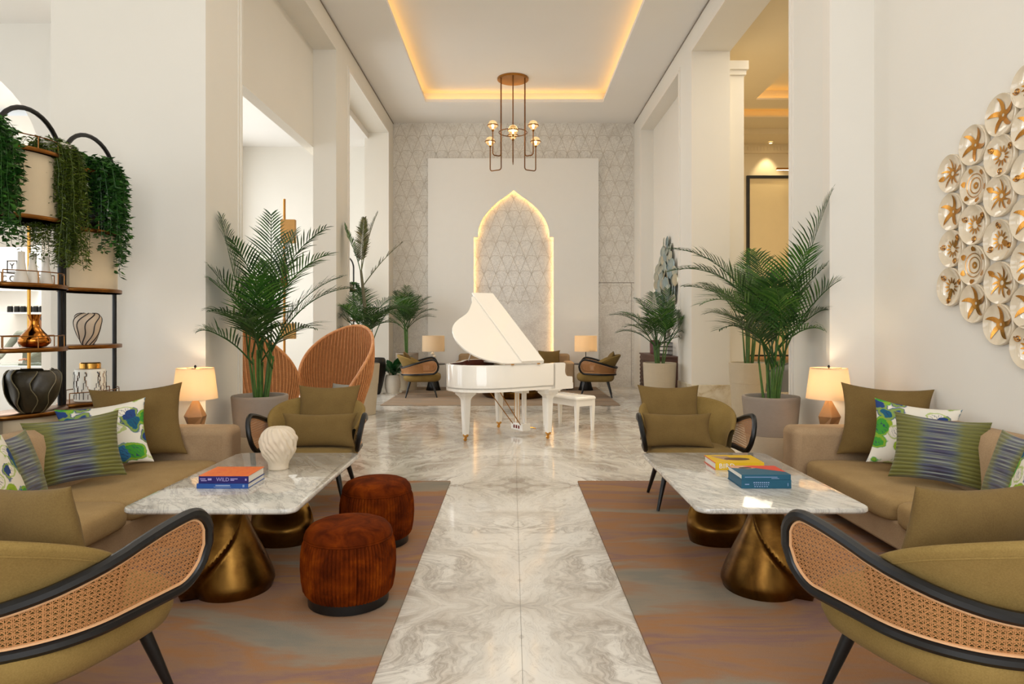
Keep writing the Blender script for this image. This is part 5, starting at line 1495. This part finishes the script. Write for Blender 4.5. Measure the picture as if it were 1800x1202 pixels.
# ------------------------------------------------------------------ chandelier
CZ = ZC + 0.26
ch = thing('chandelier', 'brass chandelier with six glass globes hanging from the ceiling tray', 'chandelier', (0.02, 13.9, CZ))
G().lathe([(0.002, -0.04), (0.31, -0.04), (0.325, -0.03), (0.325, 0.0), (.31, 0.0)], 56, cap1=True).ob('canopy', 'brass', ch, angle=30)
R0 = 0.285
G().tube([(R0*1.02*cos(2*pi*k/48), R0*1.02*sin(2*pi*k/48), -1.12) for k in range(48)], 0.010, 6, closed=True).ob('ring', 'brass_dark', ch)
for ang in (30, 90, 150, 210, 270, 330):
    a = radians(ang); low = ang in (30, 150, 270)
    zg = -1.235 if low else -1.045; ln = 0.27 if low else 0.19; zb = zg - (0.62 if low else 0.60)
    e = Vector((cos(a), sin(a), 0)); r0 = e * R0; r1 = e * (R0 + ln)
    pts = [(r0.x, r0.y, -0.03), (r0.x, r0.y, zb + .06)]
    pts += [tuple(r0 + e * (0.05 * (1 - cos(t))) + Vector((0, 0, zb + .05 - .05 * sin(t)))) for t in [pi/2*k/5 for k in range(1, 6)]]
    pts += [tuple(r1 + e * (-0.05 * cos(t)) + Vector((0, 0, zb + .05 - .05 * cos(t) * 0 - .05 + .05 * (1 - cos(t)))))for t in []]
    pts += [tuple(r1 - e * 0.05 + e * .05 * sin(t) + Vector((0, 0, zb + .05 * (1 - cos(t))))) for t in [pi/2*k/5 for k in range(0, 6)]]
    pts += [(r1.x, r1.y, zg - .10)]
    arm = G().tube(pts, 0.0115, 8).ob('arm', 'brass_dark', ch)
    G().lathe([(.012, -.13), (.024, -.10), (.028, -.085), (.018, -.075)], 16, c=(r1.x, r1.y, zg), cap0=True, cap1=True).ob('socket', 'brass_dark', arm)
    G().lathe([(.026, -.085), (.06, -.055), (.100, -.01), (.104, .005), (.100, .02), (.072, .078), (.024, .104), (.002, .106)], 28, c=(r1.x, r1.y, zg)).ob('glass_globe', 'globe_glass', arm)
    G().lathe([(.112, -.009), (.116, 0), (.112, .011), (.104, .011), (.104, -.009), (.112, -.009)], 32, c=(r1.x, r1.y, zg)).ob('globe_ring', 'brass_dark', arm)
    G().lathe([(.002, -.07), (.016, -.05), (.024, 0), (.016, .03), (.002, .04)], 14, c=(r1.x, r1.y, zg)).ob('bulb', 'bulb', arm)
l = point(ch, -1.1, 4, (1.0, 0.8, 0.5), 0.25)

# ------------------------------------------------------------------ gold-figured plates on the right wall
def plate_mesh():
    prof = [(0.5, 0.0), (0.515, 0.03), (0.515, 0.115), (0.505, 0.125), (0.485, 0.115), (0.42, 0.075), (0.30, 0.042), (0.15, 0.026), (0.002, 0.022)]
    return G().lathe(prof, 40, cap0=True).mesh('plate', 'plate_glaze', True, 50)
PM = plate_mesh()
def dish(r): return 0.027 + 0.35 * r * r                 # height of the inner surface
def motif(kind):
    g = G()
    def petal(a0, r0, r1, w, bend=0.0):
        vs = []; fs = []; n = 8
        for k in range(n + 1):
            t = k / n; r = r0 + (r1 - r0) * t; a = a0 + bend * t * t; ww = w * (1 - t) ** 0.8 * (0.5 + t) * 1.4
            c, s_ = cos(a), sin(a)
            for sg in (-1, 1): vs.append((r*c - sg*ww*s_, r*s_ + sg*ww*c, dish(r) + .006))
        for k in range(n): fs.append((k*2, k*2+1, k*2+3, k*2+2))
        g.add(vs, fs)
    def ringm(r, w):
        n = 40; vs = []
        for k in range(n):
            a = 2*pi*k/n
            for q in (r - w, r + w): vs.append((q*cos(a), q*sin(a), dish(q) + .006))
        g.add(vs, [(k*2, k*2+1, ((k+1) % n)*2+1, ((k+1) % n)*2) for k in range(n)])
    def curl(a0, r0):
        pts = []
        cx, cy = r0*cos(a0), r0*sin(a0)
        for k in range(26):
            t = k / 25; rr = 0.085 * (1 - 0.8 * t); aa = a0 + 4.2 * pi * t * 0.75
            x, y = cx + rr*cos(aa), cy + rr*sin(aa); pts.append((x, y, dish(hypot(x, y)) + .006))
        g.tube(pts, 0.014, 4)
    if kind == 0:
        for k in range(5): petal(2*pi*k/5 + .4, 0.05, 0.46, 0.075, 0.35)
        ringm(0.09, 0.05)
    elif kind == 1:
        ringm(0.30, 0.010); ringm(0.20, 0.012); ringm(0.06, 0.03)
        for k in range(6): petal(2*pi*k/6, 0.36, 0.48, 0.09)
    elif kind == 2:
        for k in range(3): curl(2*pi*k/3 + .3, 0.36)
        for k in range(12): petal(2*pi*k/12, 0.10, 0.26, 0.03)
        petal(2.4, 0.05, 0.46, 0.07)
    else:
        for k in range(10): petal(2*pi*k/10, 0.06, 0.30 if k % 2 else 0.42, 0.035, .3)
        ringm(0.12, 0.016)
        for k in range(2): petal(pi*k + 2.6, .3, .48, .08)
    return g
MM = [motif(k).mesh('gold_motif', 'plate_gold', False) for k in range(4)]
cols = [('outermost left', [(1677, 305), (1678, 372), (1678, 437), (1676, 504)]),
        ('second left', [(1717, 255), (1718, 326), (1717, 395), (1716, 466), (1718, 533)]),
        ('third left', [(1766, 202), (1764, 274), (1763, 344), (1762, 422), (1764, 497), (1762, 570)]),
        ('rightmost visible', [(1814, 150), (1815, 224), (1814, 304), (1813, 385), (1814, 462), (1813, 540), (1813, 610)])]
ordn = ['topmost', 'second from top', 'third from top', 'fourth from top', 'fifth from top', 'sixth from top', 'lowest']
kinds = [[3, 0, 2, 2], [0, 1, 2, 1, 0], [0, 2, 3, 2, 3, 0], [2, 0, 2, 0, 3, 0, 2]]
fig = ['starfish', 'ringed', 'curling', 'blossom']
rnd = random.Random(9)
for ci, (cn, lst) in enumerate(cols):
    for ri, (px, py) in enumerate(lst):
        dd = 3.32 * 1180 / (px - 900); zz = 1.5 + (570 - py) * dd / 1180
        k = kinds[ci][ri]; dia = 0.272 + 0.012 * rnd.random()
        root = thing('wall_plate', '%s gold %s plate in the %s column of the wall cluster' % (ordn[ri if ri < len(lst) - 1 else 6], fig[k], cn), 'plate', group='gold-figured plates on the right wall')
        root.matrix_world = Matrix.Translation((3.318, dd, zz)) @ Matrix.Rotation(radians(-90), 4, 'Y') @ Matrix.Rotation(rnd.uniform(0, 6.28), 4, 'Z') @ Matrix.Scale(dia, 4)
        link('dish', PM, root); link('gold_motif', MM[k], root)

# ------------------------------------------------------------------ niche on the right: sideboard, shell sculpture and ornaments
sb = thing('sideboard', 'dark walnut sideboard with fluted front in the right niche', 'sideboard', (3.0, 13.6, 0))
G().box(-0.22, 0.18, -0.95, 0.95, 0.14, 0.86).ob('body', 'walnut', sb, smooth=False, bevel=0.008)
G().box(-0.24, 0.18, -0.97, 0.97, 0.86, 0.89).ob('top', 'walnut', sb, smooth=False, bevel=0.004)
for k in range(8): G().box(-0.235, -0.22, -0.93, 0.93, 0.17 + k * .085, 0.225 + k * .085).ob('front_slat', 'walnut', sb, smooth=False)
for k in range(8): G().box(-0.20, 0.16, -0.962, -0.95, 0.17 + k * .085, 0.225 + k * .085).ob('end_slat', 'walnut', sb, smooth=False)
for x in (-0.16, 0.12):
    for y in (-.85, .85): G().tube([(x, y, .14), (x, y, 0)], .02, 8).ob('leg', 'black_metal', sb)
root = thing('wire_basket', 'small openwork box on the sideboard behind the palm', 'basket', (2.98, 13.25, 0.892))
for z in (0.01, .09, .17, .25): G().tube([(-.14, -.2, z), (.14, -.2, z), (.14, .2, z), (-.14, .2, z)], .006, 5, closed=True).ob('hoop_wire', 'dark_metal', root)
for k in range(9):
    y = -.2 + .05 * k
    for x in (-.14, .14): G().tube([(x, y, .01), (x, y, .25)], .004, 4).ob('upright_wire', 'dark_metal', root)
o = G().lathe([(0.09, 0), (.10, .01), (.105, .2), (.10, .27), (.09, .28), (.085, .2), (.002, .1)], 28, cap0=True).ob('pot', 'red_ceramic'); o.location = (2.98, 14.0, 0.892)
tag(o, 'dark red cylinder pot on the sideboard beside the basket', 'pot')
# kite-shaped cluster of grey-green shells
sh = thing('shell_sculpture', 'kite-shaped wall sculpture of overlapping grey-green discs in the right niche', 'sculpture', (3.19, 13.7, 2.25))
SM = G().lathe([(0.115, 0), (0.12, .01), (0.09, .024), (0.045, .013), (.002, .011)], 20, cap0=True).mesh('disc', 'shell_glaze', True, 50)
r2 = random.Random(3)
for r in range(12):
    z = 0.92 - r * 0.165; hw = 1.0 * (1 - abs(z - .1) / 0.98)
    nn = max(1, int(hw * 2 / 0.205) + 1)
    for k in range(nn):
        y = (k - (nn - 1) / 2) * 0.205
        d = link('disc', SM, sh); d.matrix_local = Matrix.Translation((-0.03 - 0.05 * r2.random(), y, z)) @ Matrix.Rotation(radians(-90 + r2.uniform(-14, 14)), 4, 'Y') @ Matrix.Rotation(radians(r2.uniform(-14, 14)), 4, 'X')

# ------------------------------------------------------------------ aisle: tall brass pole with wood blocks
root = thing('pole_sculpture', 'tall brass pole stand with square wooden blocks in the left aisle', 'sculpture', (-4.07, 12.0, 0))
G().tube([(0, 0, 0.0), (0, 0, 3.74)], 0.022, 10).ob('pole', 'brass', root)
G().lathe([(0.20, 0), (.2, .02), (.03, .03)], 32, cap0=True, cap1=True).ob('foot', 'brass', root)
for z in (2.95, 1.24): G().box(-.055, .20, -.05, .05, z, z + .42 if z > 2 else z + .28).ob('wood_block', 'wood_block', root, smooth=False, bevel=.008)
for z in (2.18,): G().lathe([(.022, 0), (.075, .0), (.022, .42)], 20, c=(0, 0, z)).ob('cone', 'brass_dark', root)
G().tube([(0, 0, .6), (.25, 0, .62), (.33, 0, .6)], .01, 6).ob('hook', 'dark_metal', root)

# ------------------------------------------------------------------ right room: picture, picture lamp, console and lounge chair
root = thing('framed_picture', 'large black-framed plain picture on the far wall of the right room', 'picture', (7.0, 17.27, 0))
x0, x1, z0, z1 = -0.90, 0.90, 0.72, 5.25
G().box(x0, x1, -.01, .02, z0, z1).ob('canvas', 'canvas', root, smooth=False)
for b in ((x0 - .07, x0, z0 - .07, z1 + .07), (x1, x1 + .07, z0 - .07, z1 + .07), (x0, x1, z1, z1 + .07), (x0, x1, z0 - .07, z0)):
    G().box(b[0], b[1], -.05, .02, b[2], b[3]).ob('frame_rail', 'black_wood', root, smooth=False)
root = thing('picture_lamp', 'slim brass picture lamp above the black-framed picture', 'lamp', (6.98, 17.2, 5.43))
G().box(-.25, .25, -.14, -.09, 0, .05).ob('lamp_bar', 'brass', root, smooth=False)
G().tube([(0, .08, 0.02), (0, -.1, .02)], .012, 6).ob('bracket', 'brass', root)
G().box(-.24, .24, -.135, -.095, -.008, 0).ob('bulb', 'spot_lamp', root, smooth=False)
root = thing('spotlight', 'small lit ceiling spotlight above the black-framed picture', 'spotlight', (6.55, 17.0, 6.115))
G().lathe([(.05, 0), (.055, -.02), (.04, -.03)], 20).ob('housing', 'trim_paint', root)
G().lathe([(.04, -.025), (.002, -.02)], 20).ob('bulb', 'spot_lamp', root)
sl = bpy.data.lights.new('spot_beam', 'SPOT'); sl.energy = 45; sl.color = (1, .82, .5); sl.spot_size = radians(70); sl.spot_blend = .6; sl.shadow_soft_size = .05
so = bpy.data.objects.new('spot_beam', sl); COL.objects.link(so); so.parent = root; so.location = (0, 0, -.06); so.rotation_euler = (radians(12), 0, 0)
root = thing('console_table', 'wooden console table under the black-framed picture', 'console', (6.7, 16.95, 0))
G().box(-1.0, 1.0, -.25, .25, .62, .68).ob('top', 'lamp_wood', root, smooth=False, bevel=.01)
for x in (-.9, .9):
    for y in (-.18, .18): G().tube([(x, y, .62), (x * 1.04, y, 0)], [.03, .02], 8).ob('leg', 'lamp_wood', root)
root = thing('tub_chair', 'grey tub chair seen between the right palms', 'chair', (5.05, 12.8, 0), radians(70))
def tub(i, j):
    a = radians(-120 + 240 * i); top = 0.80 - .22 * (abs(i - .5) * 2) ** 2
    if j < .5: z = .25 + (top - .25) * j * 2; r = .40 + .06 * (z - .25)
    else: z = top - (top - .40) * (j - .5) * 2; r = .30 + .04 * (z - .25)
    return (r * sin(a), -r * cos(a), z)
G().grid(tub, 36, 16, flip=True).ob('backrest', 'grey_fabric', root, angle=80)
G().layers(superell(.33, .33, 2.6, 40), [(.9, .25), (1, .28), (1, .40), (.9, .44), (.1, .45)]).ob('seat', 'dark_metal', root, angle=60)
for sx in (-1, 1):
    for sy in (-1, 1): G().tube([(sx * .2, sy * .2, .27), (sx * .3, sy * .28, 0)], [.02, .013], 8).ob('leg', 'lamp_wood', root)

# ------------------------------------------------------------------ shop behind the shelves
root = thing('mirror_stand', 'gold pole stand with a rounded pale panel behind the shelves', 'stand', (-6.62, 9.2, 0))
G().tube([(0, 0, 0), (0, 0, 2.85)], 0.022, 10).ob('pole', 'gold', root)
G().lathe([(.2, 0), (.2, .02), (.04, .03)], 28, cap0=True, cap1=True).ob('foot', 'gold', root)
g = G().prism(rrect(-.75, .13, -.24, .24, .13, 6), 0, .03); g.xf(Matrix.Translation((0, .03, 2.80)) @ Matrix.Rotation(radians(90), 4, 'X')); g.ob('panel', 'mirror_panel', root, smooth=False)
sg = tag(G().box(-10.4, -9.3, 12.98, 13.2, 2.15, 2.85).ob('shop_sign', 'shop_white', smooth=False), 'white shop sign with boxed letter Y and letters CO', 'sign')
def shop_px(px, py, d): return ((px - 900) * d / 1180, 1.5 - (py - 570) * d / 1180)
DS = 12.97
x, z = shop_px(21, 468, DS); text('Y', 0.16, 'ink', sg, FR(x, DS, z), 0.003)
for b in ((12, 13.2, 458, 478), (29, 30.2, 458, 478), (12, 30.2, 457.5, 458.7), (12, 30.2, 477.3, 478.5)):
    xa, za = shop_px(b[0], b[3], DS); xb, zb = shop_px(b[1], b[2], DS); G().box(xa, xb, DS - .004, DS + .01, za, zb).ob('sign_border', 'ink', sg, smooth=False)
x, z = shop_px(7, 490, DS); text('C', 0.17, 'ink', sg, FR(x, DS, z), 0.003)
x, z = shop_px(22, 490, DS); text('O', 0.17, 'ink', sg, FR(x, DS, z), 0.003)
root = thing('wall_shelf', 'thin wall shelf in the shop behind the copper vase', 'shelf', (0, 0, 0))
xa, za = shop_px(5, 549, 12.9); xb, _ = shop_px(80, 549, 12.9)
G().box(xa, xb, 12.75, 13.2, za - .03, za).ob('shelf_board', 'shop_white', root, smooth=False)
for k, px in enumerate((18, 30, 41, 52, 63, 74)):
    x, _ = shop_px(px, 549, 12.9)
    jr = thing('glass_jar', '%s dark jar in the row on the shop shelf from the left' % ('First Second Third Fourth Fifth Sixth'.split()[k]), 'jar', (x, 12.9, za), group='dark jars on the shop shelf')
    G().lathe([(.045, 0), (.05, .01), (.05, .10), (.04, .12)], 16, cap0=True).ob('body', 'dark_metal', jr); G().lathe([(.045, .12), (.045, .145), (.002, .148)], 16).ob('lid', 'white_ceramic', jr)
root = thing('glass_counter', 'glass-topped shop counter behind the lotus vase', 'counter', (-8.4, 10.9, 0))
G().box(-1.4, 1.3, -.35, .35, .85, .88).ob('glass_top', 'counter_glass', root, smooth=False)
G().box(-1.38, 1.28, -.33, .33, 0, .84).ob('body', 'shop_white', root, smooth=False)

# shopkeeper bending over the counter, half hidden by the wall
def person():
    root = thing('person', 'person in a grey-green shirt leaning over the glass counter in the shop', 'person', (-8.45, 11.62, 0))
    J = {'pelvis': (0.1, 0.12, .93), 'chest': (0.12, -0.02, 1.20), 'neck': (0.26, -0.10, 1.40), 'head': (0.36, -.14, 1.47),
         'shl': (-0.06, -.05, 1.33), 'ell': (-0.16, -.18, 1.09), 'wrl': (-0.10, -.42, .93), 'shr': (0.36, 0.05, 1.34), 'elr': (.46, -.15, 1.1), 'wrr': (.36, -.42, .93),
         'hipl': (0.0, .12, .88), 'knl': (0.0, .06, .48), 'anl': (0.0, .12, .08), 'tol': (0, -.06, .04), 'hipr': (.2, .12, .88), 'knr': (.2, .06, .48), 'anr': (.2, .12, .08), 'tor': (.2, -.06, .04)}
    rad = {'pelvis': .15, 'chest': .17, 'neck': .06, 'head': .07, 'shl': .075, 'ell': .05, 'wrl': .032, 'shr': .075, 'elr': .05, 'wrr': .032, 'hipl': .1, 'knl': .065, 'anl': .045, 'tol': .04, 'hipr': .1, 'knr': .065, 'anr': .045, 'tor': .04}
    ed = [('pelvis', 'chest'), ('chest', 'neck'), ('neck', 'head'), ('chest', 'shl'), ('shl', 'ell'), ('ell', 'wrl'), ('chest', 'shr'), ('shr', 'elr'), ('elr', 'wrr'), ('pelvis', 'hipl'), ('hipl', 'knl'), ('knl', 'anl'), ('anl', 'tol'), ('pelvis', 'hipr'), ('hipr', 'knr'), ('knr', 'anr'), ('anr', 'tor')]
    ks = list(J); me = bpy.data.meshes.new('body'); me.from_pydata([J[k] for k in ks], [(ks.index(a), ks.index(b)) for a, b in ed], []); me.update()
    me.materials.append(MAT['shirt'])
    o = link('body', me, root)
    o.modifiers.new('skin', 'SKIN'); sv = o.data.skin_vertices[0].data
    for k, n_ in enumerate(ks): sv[k].radius = (rad[n_], rad[n_]); sv[k].use_root = n_ == 'pelvis'
    sd = o.modifiers.new('sub', 'SUBSURF'); sd.levels = sd.render_levels = 2
    hd = G()
    def head(i, j):
        a = 2*pi*i; ph = pi * j; r = Vector((.078 * sin(ph) * cos(a), .095 * sin(ph) * sin(a), .115 * cos(ph)))
        if sin(a) < -.7 and .45 < j < .62: r.y -= .018
        return tuple(Vector((.40, -.18, 1.53)) + r)
    hd.grid(head, 24, 16, cu=True).ob('head', 'skin', root)
    G().grid(lambda i, j: tuple(Vector((.40, -.165, 1.545)) + Vector((.086 * sin(pi * j * .55) * cos(2*pi*i), .098 * sin(pi * j * .55) * sin(2*pi*i), .118 * cos(pi * j * .55)))), 24, 8, cu=True).ob('hair', 'hair', root)
    for sgn, w_ in ((0, J['wrl']), (1, J['wrr'])):
        w_ = Vector(w_); G().lathe([(.002, -.045), (.03, -.035), (.036, 0), (.03, .03), (.002, .045)], 12, c=(0, 0, 0)).xf(Matrix.Translation(w_ + Vector((0, -.05, -.01))) @ Matrix.Rotation(radians(80), 4, 'X') @ Matrix.Scale(.5, 4, (0, 1, 0))).ob('hand', 'skin', root)
        for f in range(5):
            b = w_ + Vector((-.028 + .014 * f, -.085 if f < 4 else -.05, -.012)); ln = (.06, .072, .076, .066, .045)[f]
            G().tube([b, b + Vector((0.002 * (f - 2), -ln * .6, 0)), b + Vector((.004 * (f - 2), -ln, -.012))], [.009, .008, .006], 6).ob('finger', 'skin', root)
person()
